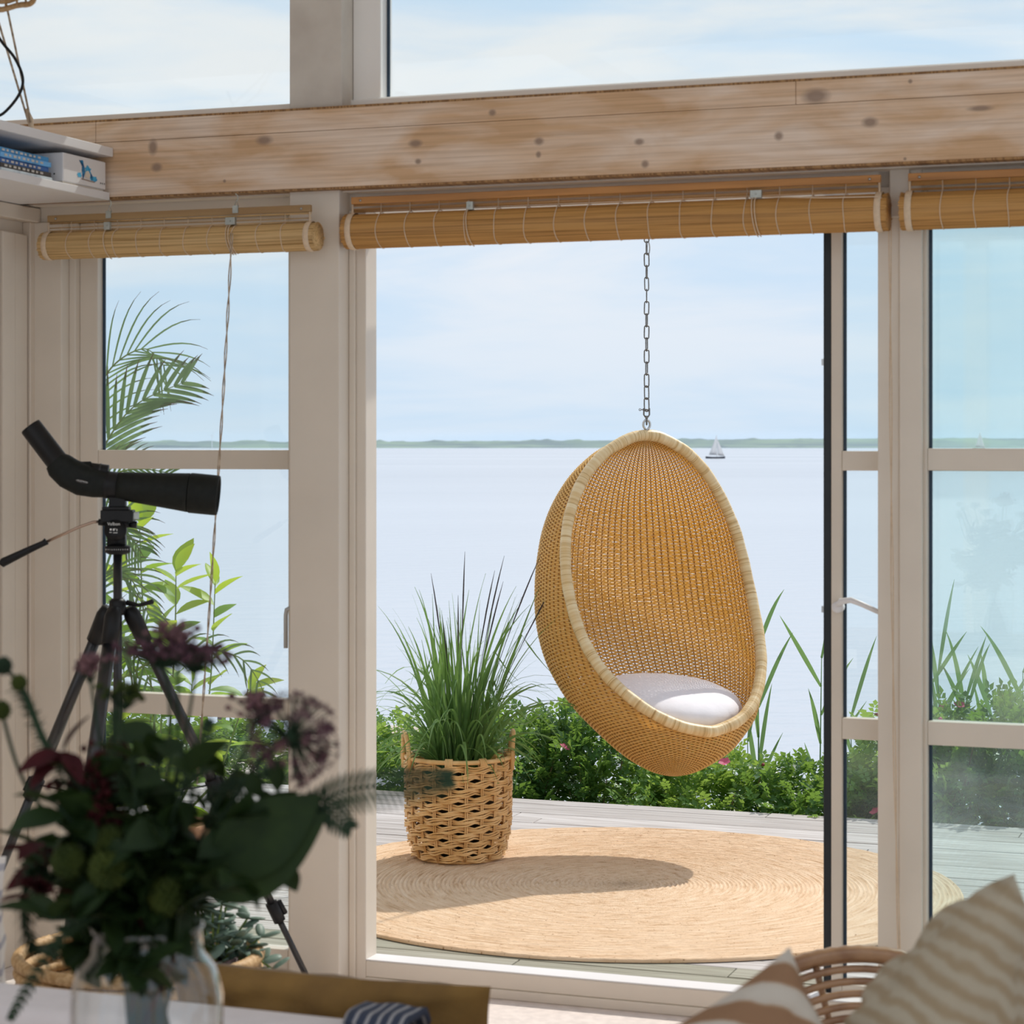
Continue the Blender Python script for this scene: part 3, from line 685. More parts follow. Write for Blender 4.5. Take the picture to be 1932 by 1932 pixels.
_r = ramp_node(_n.nodes.new, [(0.0, (0.50, 0.31, 0.12)), (0.3, (0.76, 0.55, 0.28)), (0.8, (0.88, 0.72, 0.46))]); _n.links.new(_a.outputs['Fac'], _r.inputs[0]); _n.links.new(_r.outputs[0], _p.inputs['Base Color'])
# seat cushion lying in the egg
def cushion(R_, T_, k=64, rows=26, seed=0):
    b = MB(); P = []
    for i in range(rows + 1):
        th = math.pi * i / rows; row = []
        for j in range(k + 1):
            a = 2 * math.pi * (j % k) / k
            rr = R_ * math.sin(th) ** 0.55 if 0 < i < rows else 0.0
            z = T_ * math.copysign(abs(math.cos(th)) ** 0.9, math.cos(th))
            edge = math.sin(th) ** 6
            w = 1 + 0.012 * edge * math.sin(a * 23 + 2 * math.sin(a * 3 + seed))
            zz = z + 0.004 * mnoise.noise(Vector((rr * math.cos(a) * 9, rr * math.sin(a) * 9, seed + z * 12)))
            zz += 0.005 * mnoise.noise(Vector((a * 9, rr * 6, seed))) * (rr / R_) ** 2
            row.append((rr * w * math.cos(a), rr * w * math.sin(a), zz))
        P.append(row)
    return b.grid(P)
co = cushion(0.292, 0.080, seed=3).build('seat_cushion', cotton)
eggM = Matrix.Translation((HX, HY, 0)) @ Matrix.Rotation(PSI, 4, 'Z')
co.matrix_world = eggM @ Matrix.Translation((0.0, -0.155, EZ(0.655))) @ Matrix.Rotation(math.radians(9), 4, 'X')
tag(co, 'white round cushion inside the hanging egg chair', 'cushion')
# eye and swivel on top
b = MB(); top = EZ(1.650)
b.tube([(0.0155 * math.cos(a), 0, top + 0.033 + 0.0185 * math.sin(a)) for a in np.linspace(0, 2 * np.pi, 20, endpoint=False)], 0.0048, 8, closed=True)
b.tube([(0, 0, top - 0.03), (0, 0, top + 0.016)], 0.006, 8)
b.build('eye_bolt', metal, egg)
# chain: links, shackle, hook
ch = empty('hanging_chain', 'dark steel link chain carrying the egg chair', 'chain', loc=(HX, HY, 0))
zs = top + 0.046
b = MB()
b.tube([(-0.011, 0, zs + 0.052), (-0.011, 0, zs + 0.026), (-0.006, 0, zs + 0.018), (0.006, 0, zs + 0.018), (0.011, 0, zs + 0.026), (0.011, 0, zs + 0.052)], 0.0032, 6)
b.tube([(-0.016, 0, zs + 0.046), (0.013, 0, zs + 0.046)], 0.003, 6)
b.tube([(-0.026 + 0.004 * math.cos(a), 0, zs + 0.046 + 0.004 * math.sin(a)) for a in np.linspace(0, 2 * np.pi, 10, endpoint=False)], 0.0015, 5, closed=True)
b.tube([(-0.022, 0, zs + 0.046), (-0.014, 0, zs + 0.046)], 0.002, 5)
b.tube([(0, 0, zs + 0.022), (0, 0, zs + 0.0)], [0.0065, 0.0045], 8)
b.tube([(0.0, 0.009 * math.cos(a), zs + 0.0 + 0.011 * math.sin(a) - 0.003) for a in np.linspace(0, 2 * np.pi, 12, endpoint=False)], 0.003, 6, closed=True)
b.build('shackle', chain_m, ch)
lk = []
L2, W2 = 0.0175, 0.0093
for a in np.linspace(0, 2 * np.pi, 20, endpoint=False):
    lk.append((W2 * math.cos(a), 0, W2 * math.sin(a) + (L2 if math.sin(a) > 0.01 else -L2 if math.sin(a) < -0.01 else 0)))
link_me = MB().tube(lk, 0.0026, 6, closed=True).mesh('chain_link', chain_m)
z = zs + 0.046 + 0.020; i = 0
ZTOP = 2.78
while z < ZTOP - 0.03:
    a = (0.15 if i % 2 == 0 else 1.45) + random.uniform(-0.35, 0.35)
    if i == 1: a = 0.3
    o = link('chain_link', link_me, ch, Matrix.Translation((0, 0, z)) @ Matrix.Rotation(a, 4, 'Z') @ Matrix.Rotation(random.uniform(-0.03, 0.03), 4, 'Y'))
    z += 0.0478; i += 1
zc = 2.385
MB().tube([(0.006 + 0.007 * math.cos(a), 0.008, zc + 0.026 * math.sin(a)) for a in np.linspace(0, 2 * np.pi, 18, endpoint=False)], 0.0028, 6, closed=True).build('carabiner', metal, ch)
# bracket arm that carries the chain, fixed to the outside of the wall behind the beam
hook = WI @ Vector((HX, HY, 0))
b = MB()
b.tube([(hook.x, 0.135, 2.50), (hook.x, hook.y + 0.05, ZTOP + 0.03)], 0.024, 8)
b.tube([(hook.x, 0.135, 2.40), (hook.x, hook.y * 0.38, 2.553)], 0.015, 8)
arm = empty('bracket_arm', 'dark steel bracket arm hidden behind the beam, holding the chain', 'bracket', M=WM)
b.build('arm', black_al, arm); wbox('wall_plate', [(hook.x - 0.06, hook.x + 0.06, 0.131, 0.145, 2.36, 2.58)], black_al, arm)
MB().tube([(hook.x, hook.y, ZTOP + 0.02), (hook.x, hook.y, ZTOP - 0.02), (hook.x + 0.012, hook.y, ZTOP - 0.032), (hook.x, hook.y, ZTOP - 0.042), (hook.x - 0.012, hook.y, ZTOP - 0.034)], 0.004, 6).build('hook', metal, arm)

# ================================================================== BASKET PLANTER WITH GRASS
BX, BY = 0.030, 8.665
bk = empty('basket_planter', 'round woven rattan basket with two handles holding tall grass', 'basket', loc=(BX, BY, 0.0125), rz=0.15)
H_ = 0.395
def brad(z):
    t = z / H_
    return 0.160 + 0.036 * min(1, (t / 0.35)) ** 0.6 + 0.006 * t if t > 0.02 else 0.155
NS = 20
rowsn = 13
for r in range(rowsn):
    zc_ = 0.024 + r * 0.0283
    b = MB()
    for qi, q in enumerate((-0.0105, -0.0036, 0.0036, 0.0105)):
        pts = []
        for j in range(NS * 4):
            a = 2 * math.pi * j / (NS * 4)
            w = math.cos(a * NS / 2 + r * math.pi)
            zz = zc_ + q * (1 + 0.22 * math.cos(a * NS)) + 0.0042 * math.sin(a * NS / 2 + r * math.pi) + 0.0016 * math.sin(a * 7 + qi * 2 + r) + 0.0008 * random.uniform(-1, 1)
            rr = brad(zc_) + 0.0095 * w
            pts.append((rr * math.cos(a), rr * math.sin(a), zz))
        b.tube(pts, 0.0037, 6, closed=True)
    b.build('weaver_row', basket_m, bk)
st_me = None
for j in range(NS // 2 * 2):
    a = 2 * math.pi * (j + 0.0) / NS
    b = MB()
    for da in (-0.018, 0.018):
        b.tube([(brad(z) * math.cos(a + da), brad(z) * math.sin(a + da), z) for z in np.linspace(0.012, H_ - 0.012, 8)], 0.0034, 5)
    b.build('stake', basket_m, bk)
b = MB(); b.tube([(brad(H_) * math.cos(a), brad(H_) * math.sin(a), H_ - 0.004) for a in np.linspace(0, 2 * np.pi, 64, endpoint=False)], 0.0088, 8, closed=True); b.build('rim', basket_m, bk)
b = MB(); b.tube([(brad(0) * math.cos(a), brad(0) * math.sin(a), 0.007) for a in np.linspace(0, 2 * np.pi, 64, endpoint=False)], 0.0075, 8, closed=True); b.build('foot_ring', basket_m, bk)
for side, a0 in ((0, math.pi + 0.06), (1, -0.10)):
    b = MB(); pts = []
    for t in np.linspace(0, math.pi, 16):
        a = a0 + 0.28 * math.cos(t); rr = brad(H_) + 0.010
        pts.append((rr * math.cos(a), rr * math.sin(a), H_ - 0.05 + 0.142 * math.sin(t) ** 0.8))
    b.tube(pts, 0.0092, 8); hd = b.build('handle', basket_m, bk)
    for s in (-1, 1):
        a = a0 + 0.28 * s; b = MB()
        for q in range(5): b.tube([((brad(H_) + 0.004) * math.cos(a) + 0.017 * math.cos(t) * math.cos(a), (brad(H_) + 0.004) * math.sin(a) + 0.017 * math.cos(t) * math.sin(a), H_ - 0.016 + q * 0.0065 + 0.002 * math.sin(t)) for t in np.linspace(0, 2 * np.pi, 12, endpoint=False)], 0.0035, 5, closed=True)
        b.build('binding', basket_m, bk)
for a in (-1.9, -1.25):
    b = MB()
    for q in range(6): b.tube([((brad(H_)) * math.cos(a + (q - 2.5) * 0.024) + 0.011 * math.cos(t) * math.cos(a), (brad(H_)) * math.sin(a + (q - 2.5) * 0.024) + 0.011 * math.cos(t) * math.sin(a), H_ - 0.008 + 0.017 * math.sin(t)) for t in np.linspace(0, 2 * np.pi, 12, endpoint=False)], 0.0028, 5, closed=True)
    b.build('binding', basket_m, bk)
b = MB(); b.lathe([(0.10, 0.012), (0.130, 0.02), (0.145, H_ - 0.05), (0.150, H_ - 0.045), (0.138, H_ - 0.05), (0.136, H_ - 0.075)], 28); b.build('liner_pot', black_pl, bk)
b = MB(); b.lathe([(0.0, H_ - 0.062), (0.07, H_ - 0.06), (0.137, H_ - 0.07)], 24, caps=False); b.build('soil', soil, bk)
gr = empty('ornamental_grass', 'tall arching ornamental grass growing from the rattan basket', 'plant', loc=(BX, BY, 0.0125 + H_ - 0.075))
rg = random.Random(11)
def blade(n, base, az, lean, L, droop, w, twist=0.0):
    pts = []; p = Vector(base); d = Vector((math.cos(az) * math.sin(lean), math.sin(az) * math.sin(lean), math.cos(lean)))
    h = Vector((math.cos(az), math.sin(az), 0))
    ws = []
    for i in range(n + 1):
        t = i / n; pts.append(p.copy()); ws.append(max(0.0006, w * (0.55 + 0.9 * t - 1.45 * t ** 2.2) if t < 1 else 0.0004))
        d = (d + (h * 0.55 + Vector((0, 0, -1))) * (droop * t * 3.0 / n)).normalized()
        p = p + d * (L / n)
    side = Vector((-math.sin(az + twist), math.cos(az + twist), 0))
    return pts, ws, side
for i in range(280):
    az0 = rg.uniform(0, 2 * math.pi); rr = 0.085 * math.sqrt(rg.random()); base = (rr * math.cos(az0), rr * math.sin(az0), 0.0)
    az = az0 + rg.gauss(0, 0.9); q = rg.random()
    if q < 0.42: L, lean, droop, w = rg.uniform(0.38, 0.74), abs(rg.gauss(0.12, 0.10)), rg.uniform(0.0, 0.5), rg.uniform(0.004, 0.008)
    elif q < 0.74: L, lean, droop, w = rg.uniform(0.40, 0.76), rg.uniform(0.10, 0.50), rg.uniform(0.6, 2.2), rg.uniform(0.004, 0.0085)
    else: L, lean, droop, w = rg.uniform(0.26, 0.50), rg.uniform(0.25, 0.8), rg.uniform(1.2, 3.2), rg.uniform(0.004, 0.007)
    if math.cos(az) > 0.4 and q < 0.6: lean += 0.14; L *= 1.08
    pts, ws, side = blade(14, base, az, lean, L, droop, w * 1.25, rg.uniform(-1.5, 1.5))
    kink = rg.random() < 0.18
    if kink:
        kk = rg.randint(7, 10); piv = pts[kk].copy()
        for j in range(kk + 1, len(pts)): d = pts[j] - piv; pts[j] = piv + Vector((d.x, d.y, -abs(d.z) * 0.8))
    MB().ribbon(pts, ws, side, 0.25).build('blade', grass_m, gr)
for (az, lean, L) in ((2.6, 0.10, 0.78), (1.2, 0.03, 0.86), (4.7, 0.06, 0.70), (0.5, 0.18, 0.86), (0.1, 0.30, 0.90), (6.1, 0.12, 0.80), (0.2, 0.42, 0.88), (5.6, 0.22, 0.78), (3.3, 0.04, 0.62)):
    pts, ws, side = blade(10, (0.02 * math.cos(az), 0.02 * math.sin(az), 0), az, lean, L, 0.10, 0.004)
    b = MB(); b.tube(pts, [0.0014] * 7 + [0.0026, 0.0032, 0.0024, 0.0006], 5); b.build('flower_spike', seed_m, gr)

# ================================================================== BAMBOO BLINDS
def blind(name, label, s0, s1, n, ztop, zroll, rr, stick, head, nth, cords, hooks, sag=0.0, seed=0):
    o = empty(name, label, 'blind', M=WM, group='rolled bamboo blinds')
    r = random.Random(seed); e = 0.018
    hn = n - rr * 0.15; HH = 0.021
    wbox('header_slat', [(s0 + e, s1 - e, hn - 0.006, hn + 0.006, ztop - HH, ztop)], head, o, bevel=0.002)
    zr = zroll + rr * 0.55
    b = MB(); z = ztop - HH - 0.002; gaps = 0
    while z > zr:
        gapz = (0.38 < (ztop - z) / (ztop - zr) < 0.75) and r.random() < 0.5
        if not gapz: b.tube([(s0 + e, hn - 0.001, z), ((s0 + s1) / 2, hn + 0.001, z + r.uniform(-1, 1) * 0.001), (s1 - e, hn - 0.001, z)], 0.0014, 4)
        z -= 0.0031
    tag(b.build('hanging_sticks', stick, o), kind='stuff')
    # the roll: a bundle of sticks seen as a ridged drum with spiral ends
    ns = 84; V = []
    sec = []
    for j in range(ns * 2):
        a = 2 * math.pi * j / (ns * 2)
        q = rr * (1.0 if j % 2 == 0 else 0.965) * (1 + 0.012 * mnoise.noise(Vector((math.cos(a) * 3, math.sin(a) * 3, seed)))) * (1.0 - 0.06 * max(0, math.sin(a)) ** 3)
        sec.append((q * math.cos(a), q * math.sin(a) * 0.98))
    b = MB(); P = []
    xs = np.linspace(s0, s1, 9)
    for i, x in enumerate(xs):
        dz = sag * (1 - (2 * i / 8 - 1) ** 2)
        row = []
        for j, (y_, z_) in enumerate(sec): row.append((x + (r.uniform(-0.004, 0.004) if i in (0, 8) else 0), n + y_, zroll + z_ + dz))
        row.append(row[0]); P.append(row)
    b.grid(P); b.build('roll', stick, o)
    for x, sg in ((s0 + 0.004, -1), (s1 - 0.004, 1)):
        b = MB(); pr_ = []
        turns = 7
        for i in range(turns * 2 + 1):
            q = rr * 0.97 * (1 - i / (turns * 2 + 1.0)); pr_.append((q, (0.004 if i % 2 == 0 else -0.002)))
        M = Matrix.Translation((x, n, zroll)) @ Matrix.Rotation(math.radians(90 * sg), 4, 'Y')
        b.lathe(pr_, 28, M)
        b.build('roll_end', stick, o)
    for t in range(nth):
        x = s0 + 0.022 + (s1 - s0 - 0.044) * t / (nth - 1); wide = t in (0, nth - 1)
        b = MB(); q = rr * 1.012
        if wide: b.lathe([(q * 0.99, -0.009), (q + 0.001, -0.008), (q + 0.001, 0.008), (q * 0.99, 0.009)], 36, Matrix.Translation((x, n, zroll)) @ Matrix.Rotation(math.radians(90), 4, 'Y'), caps=False)
        else: b.tube([(x + 0.0015 * math.sin(3 * a + t), n + q * math.cos(a), zroll + q * math.sin(a) * 0.98) for a in np.linspace(0, 2 * np.pi, 30, endpoint=False)], 0.0014, 5, closed=True)
        b.tube([(x, hn - 0.003, ztop - HH), (x, hn - 0.003, zr - 0.004)], 0.0035 if wide else 0.0011, 4)
        b.build('thread', thread, o)
    for x, big in cords:
        b = MB(); w_, h_ = (0.016, 0.011) if big else (0.010, 0.012)
        zp = ztop - 0.040
        b.box(x - w_, x + w_, hn - 0.020, hn - 0.007, zp - h_, zp + h_); b.lathe([(0.003, 0), (0.003, 0.002)], 8, Matrix.Translation((x, hn - 0.020, zp)) @ Matrix.Rotation(math.radians(90), 4, 'X'))
        b.build('pulley', zinc, o, smooth=False, bevel=0.001)
        b = MB()
        for q in ((-0.004, 0.004) if big else (0.0,)):
            b.tube([(x + q, hn - 0.016, zp - 0.010)] + [(x + q - 0.006 * math.sin(a), n - (rr + 0.003) * math.cos(a), zroll + (rr + 0.003) * math.sin(a)) for a in np.linspace(1.0, -1.5, 12)], 0.0016, 5)
        b.build('loop_cord', thread, o)
    for x in hooks:
        b = MB()
        b.tube([(x - 0.007, hn, ztop + 0.004), (x, hn, ztop + 0.022), (x + 0.007, hn, ztop + 0.004), (x - 0.007, hn, ztop + 0.004)], 0.0014, 5)
        b.tube([(x, hn, ztop + 0.020), (x + 0.005, hn, ztop + 0.026), (x + 0.004, hn, ztop + 0.036), (x - 0.002, hn, ztop + 0.040), (x - 0.002, hn, zb0 - 0.012)], 0.0016, 5)
        b.box(x - 0.009, x + 0.009, hn - 0.009, hn - 0.006, ztop - 0.016, ztop + 0.006)
        b.build('hook', zinc, o, smooth=False)
    for x in (s0 + e + 0.03, s1 - e - 0.03): MB().lathe([(0.004, 0), (0.003, 0.003)], 8, Matrix.Translation((x, hn - 0.006, ztop - 0.011)) @ Matrix.Rotation(math.radians(90), 4, 'X')).build('screw', metal, o)
    return o
nL, nM = -0.155, -0.068
bl = blind('bamboo_blind', 'pale rolled bamboo blind over the left window, its end overlapping the post', S(83, nL), S(600, nL), nL, Zw(397, 342, nL), Zw(455, 342, nL) + 0.000, 0.043, bamboo_pale, header_pale, 12,
           [(S(209, nL), False), (S(441, nL), True)], [S(209, nL), S(448, nL)], seed=1)
bm = blind('bamboo_blind', 'long rolled bamboo blind above the open terrace door', S(655, nM), S(1676, nM), nM, Zw(363, 900, nM), Zw(428, 900, nM), 0.053, bamboo, header_m, 18,
           [(S(892, nM), False), (S(1430, nM), True)], [], seed=2)
br = blind('bamboo_blind', 'rolled bamboo blind over the right window, cut by the picture edge', S(1702, nM), S(1702, nM) + 1.0, nM, Zw(363, 900, nM), Zw(428, 900, nM), 0.053, bamboo, header_m, 12,
           [], [], seed=5)
# pull cords
x0, z0 = S(437, nL - 0.03), Zw(470, 437, nL - 0.03)
co_ = empty('pull_cord', 'twisted double pull cord hanging from the left blind', 'cord', M=WM)
for q in (0, 1):
    pts = []
    for t in np.linspace(0, 1, 120):
        x = 437 + (372 - 437) * (t ** 1.15); y = 440 + (1480 - 440) * t
        nn_ = nL - 0.062 + 0.02 * t; tw = (1 - min(1, t * 1.5) * 0.3) * 0.0032
        a = t * 46 + q * math.pi
        pts.append((S(x, nn_) + tw * math.cos(a), nn_ + tw * math.sin(a), Zw(y, x, nn_)))
    MB().tube(pts, 0.0019, 5).build('strand', cord_m, co_)
co_ = empty('pull_cord', 'pale pull cord hanging down the right post from the long blind', 'cord', M=WM)
for q in (0, 1):
    pts = []
    for t in np.linspace(0, 1, 90):
        x = 1679 + 6 * t + 14 * t ** 3 ; y = 420 + (1880 - 420) * t
        nn_ = -0.030; a = t * 14 + q * math.pi
        pts.append((S(x, nn_) + 0.003 * math.cos(a), nn_ + 0.003 * math.sin(a), Zw(y, x, nn_)))
    MB().tube(pts, 0.0017, 5).build('strand', thread, co_)
b = MB(); b.tube([(S(1440, nM - 0.055), nM - 0.06, Zw(372, 1440, nM - 0.055)), (S(1560, nM - 0.05), nM - 0.05, Zw(373, 1560, nM - 0.05)), (S(1655, nM - 0.045), nM - 0.045, Zw(371, 1655, nM - 0.045)), (S(1672, nM - 0.02), nM - 0.03, Zw(376, 1672, nM - 0.02)), (S(1679, -0.03), -0.03, Zw(420, 1679, -0.03))], 0.0018, 5)
b.build('run', thread, co_)
# ================================================================== OUTDOOR PLANTS
# --- rose hedge: shrubs of pinnate leaves behind the deck edge
def leaflet_template():
    """one pinnate rose leaf: seven folded leaflets along +Y"""
    V, Fc = [], []
    def lf(px, py, ang, L, W):
        b = len(V); d = np.array([math.sin(ang), math.cos(ang), 0]); s = np.array([math.cos(ang), -math.sin(ang), 0])
        p = np.array([px, py, 0.0])
        V.extend([p, p + d * L * .45 + s * W + [0, 0, W * .35], p + d * L + [0, 0, -W * .25], p + d * L * .45 - s * W + [0, 0, W * .35]])
        Fc.extend([(b, b + 1, b + 2), (b, b + 2, b + 3)])
    lf(0, 0.075, 0, 0.034, 0.0115)
    for y, L in ((0.066, 0.031), (0.046, 0.030), (0.026, 0.025)):
        lf(0, y, 1.05, L, 0.0105); lf(0, y, -1.05, L, 0.0105)
    return np.array(V), np.array(Fc)
LV, LF = leaflet_template()
def rose_foliage(name, n, rx, ry, zt, zb, m, seed):
    """leaf cloud: leaves sit on the skin of a lumpy dome, facing outwards and upwards"""
    r = np.random.default_rng(seed); Vs, Fs = [], []
    for i in range(n):
        u = r.uniform(-1, 1); th = r.uniform(0, 2 * np.pi); rad = r.uniform(0.35, 1.0) ** 0.45
        d = np.array([math.sqrt(1 - u * u) * math.cos(th), math.sqrt(1 - u * u) * math.sin(th), u])
        lump = 1 + 0.28 * mnoise.noise(Vector((d[0] * 2.3 + seed, d[1] * 2.3, d[2] * 2.3)))
        p = np.array([d[0] * rx, d[1] * ry, (zt + zb) / 2 + d[2] * (zt - zb) / 2]) * 1.0
        p[:2] *= rad * lump; p[2] = (zt + zb) / 2 + (p[2] - (zt + zb) / 2) * rad * lump
        y = d * 0.8 + r.normal(0, 0.55, 3) + np.array([0, 0, 0.10]); y /= np.linalg.norm(y)
        z = np.array([0, 0, 1.0]) + r.normal(0, 0.45, 3) + d * 0.4; x = np.cross(y, z); x /= np.linalg.norm(x) + 1e-9; z = np.cross(x, y)
        s = r.uniform(0.75, 1.25)
        Vs.append((LV * s) @ np.stack([x, y, z]) + p); Fs.append(LF + i * len(LV))
    return mesh_np(name, np.concatenate(Vs), np.concatenate(Fs), m, smooth=False)
variants = [rose_foliage('foliage', 2300, 0.44, 0.40, 0.98, -0.05, rose_leaf if k % 2 == 0 else rose_leaf2, 20 + k) for k in range(5)]
petal_b = MB()
for k in range(5):
    a = 2 * math.pi * k / 5
    c, s_ = math.cos(a), math.sin(a)
    petal_b.add([(0, 0, 0), (0.016 * c - 0.012 * s_, 0.016 * s_ + 0.012 * c, 0.006), (0.026 * c, 0.026 * s_, 0.010), (0.016 * c + 0.012 * s_, 0.016 * s_ - 0.012 * c, 0.006)], [(0, 1, 2), (0, 2, 3)])
petal_me = petal_b.mesh('flower', rose_pink)
hip_me = MB().lathe([(0.001, 0), (0.009, 0.004), (0.010, 0.010), (0.004, 0.017), (0.001, 0.018)], 8).mesh('rose_hip', rose_pink)
def stem_mesh(seed):
    r = random.Random(seed); b = MB()
    for k in range(9):
        a = r.uniform(0, 6.28); L = r.uniform(0.6, 0.9)
        b.tube([(0.03 * math.cos(a), 0.03 * math.sin(a), -0.12), (0.12 * math.cos(a), 0.12 * math.sin(a), 0.3 * L), (0.30 * math.cos(a + .2), 0.30 * math.sin(a + .2), L)], [0.006, 0.005, 0.002], 5)
    return b.mesh('stems', twig)
stem_vars = [stem_mesh(k) for k in range(3)]
# (s, n, top height, width scale, label)
shrubs = [(-4.05, 4.15, 0.34, 1.1, 'rose shrub seen lowest in the left window, beside the side partition'), (-3.25, 4.05, 0.26, 1.0, 'rose shrub in the left window, behind the leafy potted shrub'),
          (-2.45, 4.05, 0.24, 1.0, 'rose shrub in the left window, nearest the wide post'), (-1.72, 4.10, 0.28, 1.0, 'rose shrub showing between the door jamb and the grass basket'),
          (-1.02, 4.08, 0.36, 1.05, 'rose shrub rising directly behind the grass basket'), (-0.62, 4.25, 0.40, 0.95, 'bushy rose shrub just right of the grass basket, left of the egg chair'),
          (-0.02, 4.00, 0.22, 1.05, 'low rose shrub under the left side of the egg chair'), (0.52, 3.98, 0.20, 1.0, 'low rose shrub straight below the egg chair'),
          (0.98, 4.08, 0.46, 0.95, 'rose shrub with pink blooms right of the egg chair'), (1.36, 4.12, 0.52, 0.9, 'rose shrub behind the black door gasket and narrow door pane'),
          (1.85, 4.05, 0.50, 1.0, 'rose shrub behind the lower pane of the right window'), (2.5, 4.1, 0.50, 1.0, 'rose shrub at the right edge of the right window')]
rs = random.Random(5)
for i, (s_, n_, top_, sc, lab) in enumerate(shrubs):
    zg = -0.72; hz_ = (top_ - zg) / 1.02
    M = WM @ Matrix.Translation((s_, n_, zg)) @ Matrix.Rotation(rs.uniform(0, 6.28), 4, 'Z') @ Matrix.Diagonal((sc * 1.12, sc * 1.12, hz_, 1))
    o = empty('rose_shrub', lab, 'shrub', M=M, group='rose shrubs along the terrace edge')
    tag(link('foliage', variants[i % 5], o), kind='stuff'); link('stems', stem_vars[i % 3], o)
    nfl = {8: 7, 9: 4, 10: 4, 5: 1, 6: 1, 7: 2}.get(i, 1)
    for k in range(nfl):
        a = rs.uniform(0, 6.28); q = rs.uniform(0.15, 0.40); zz = 0.50 + 0.50 * math.sqrt(max(0, 1 - (q / 0.46) ** 2))
        link('flower' if k % 2 == 0 else 'rose_hip', petal_me if k % 2 == 0 else hip_me, o, Matrix.Translation((q * math.cos(a), q * math.sin(a), zz + 0.03)) @ Matrix.Rotation(rs.uniform(-.8, .8), 4, 'X') @ Matrix.Rotation(rs.uniform(-.8, .8), 4, 'Y'))
# --- reeds
def reed(px, Y, base_y, top_y, leaves, lab, seed):
    r = random.Random(seed); p0 = PX(px, base_y, Y); zt = HC - (top_y - CY) / F * Y
    o = empty('reed', lab, 'reed', loc=(p0.x, Y, -0.95), group='reeds growing behind the hedge')
    Hh = zt + 0.95; bend = r.uniform(-0.05, 0.05)
    MB().tube([(0, 0, 0), (bend * .4, 0, Hh * .5), (bend, 0, Hh * 0.86)], [0.005, 0.004, 0.002], 6).build('stem', reed_m, o)
    for k in range(leaves):
        t = 0.45 + 0.45 * k / max(1, leaves - 1); sd = 1 if k % 2 else -1
        b0 = Vector((bend * t, 0, Hh * t * 0.95)); L = r.uniform(0.30, 0.5); lean = r.uniform(0.08, 0.6) * sd; dr = r.uniform(0.1, 0.8)
        pts, ws = [], []; d = Vector((math.sin(lean), r.uniform(-.2, .2), math.cos(lean))).normalized(); p = b0.copy()
        for i in range(9):
            u = i / 8; pts.append(p.copy()); ws.append(max(0.0006, 0.019 * (0.35 + 1.6 * u - 1.95 * u * u)))
            d = (d + Vector((0.4 * sd, 0, -1)) * dr * 0.14 * u).normalized(); p = p + d * L / 8
        MB().ribbon(pts, ws, (1, 0.5 * sd, -0.4), 0.2).build('leaf', reed_m, o)
for i, (px, Y, by, ty, nl, lab) in enumerate([
    (1432, 11.4, 1420, 1125, 6, 'reed showing against the right rim of the egg chair'), (1415, 11.2, 1440, 1330, 4, 'short reed below the right rim of the egg chair'),
    (1545, 11.5, 1400, 1150, 6, 'tall reed just left of the black door gasket'), (1620, 11.6, 1380, 1285, 4, 'short reed behind the narrow door pane'),
    (1760, 11.3, 1400, 1150, 7, 'tall reed at the left edge of the right window'), (1778, 11.6, 1400, 1180, 6, 'second tall reed from the left in the right window'),
    (1810, 11.4, 1400, 1235, 6, 'reed with crossing blades left of centre in the right window'), (1835, 11.2, 1400, 1240, 6, 'reed with crossing blades at centre of the right window'),
    (1862, 11.5, 1400, 1265, 5, 'reed right of centre in the right window'), (1885, 11.3, 1400, 1275, 5, 'short leaning reed right of centre in the right window'),
    (1930, 11.0, 1400, 1175, 6, 'tall reed at the right picture edge')]):
    reed(px, Y, by, ty, nl, lab, 40 + i)

# --- leafy potted shrub outside the left window
def leaf_mesh(name, m, L=0.1, W=0.022, curl=0.18, fold=0.35, n=6):
    b = MB(); pts = [(0, L * i / n, -curl * L * (i / n) ** 2) for i in range(n + 1)]
    ws = [max(0.0006, W * math.sin(math.pi * min(1, (i / n) ** 0.8)) ** 0.9) for i in range(n + 1)]; ws[0] = 0.0012
    return b.ribbon(pts, ws, (1, 0, 0), fold).mesh(name, m)
lm = [leaf_mesh('leaf', leaf_green, 0.105, 0.023), leaf_mesh('leaf', leaf_young, 0.11, 0.024, 0.1), leaf_mesh('leaf', leaf_green, 0.09, 0.023, 0.35), leaf_mesh('leaf', leaf_young, 0.075, 0.014, 0.0)]
YP = 7.75
sh = empty('potted_shrub', 'bright green broad leaved shrub in a pot outside the left window', 'plant', loc=(PX(305, 1500, YP).x, YP, 0.0015))
B0 = Vector((PX(305, 1500, YP).x, YP, 0.0015))
b = MB(); b.lathe([(0.13, 0.0), (0.17, 0.27), (0.18, 0.30), (0.165, 0.30), (0.15, 0.27), (0.0, 0.265)], 28); b.build('pot', terracotta, sh)
r = random.Random(21)
stems_px = [([(300,1640),(290,1350),(270,1150),(263,985)], 15), ([(305,1640),(320,1380),(330,1200),(332,1075)], 13), ([(310,1640),(370,1450),(396,1300),(406,1100)], 13), ([(312,1640),(400,1480),(445,1370),(468,1300)], 6),
            ([(297,1640),(240,1400),(222,1250),(215,1090)], 13), ([(298,1640),(265,1440),(238,1330),(232,1210)], 10), ([(303,1640),(300,1450),(305,1330),(300,1180)], 12), ([(307,1640),(340,1480),(355,1380),(362,1290)], 9), ([(300,1640),(270,1500),(240,1430),(205,1330)], 9), ([(305,1640),(325,1560),(330,1480),(345,1400)], 8)]
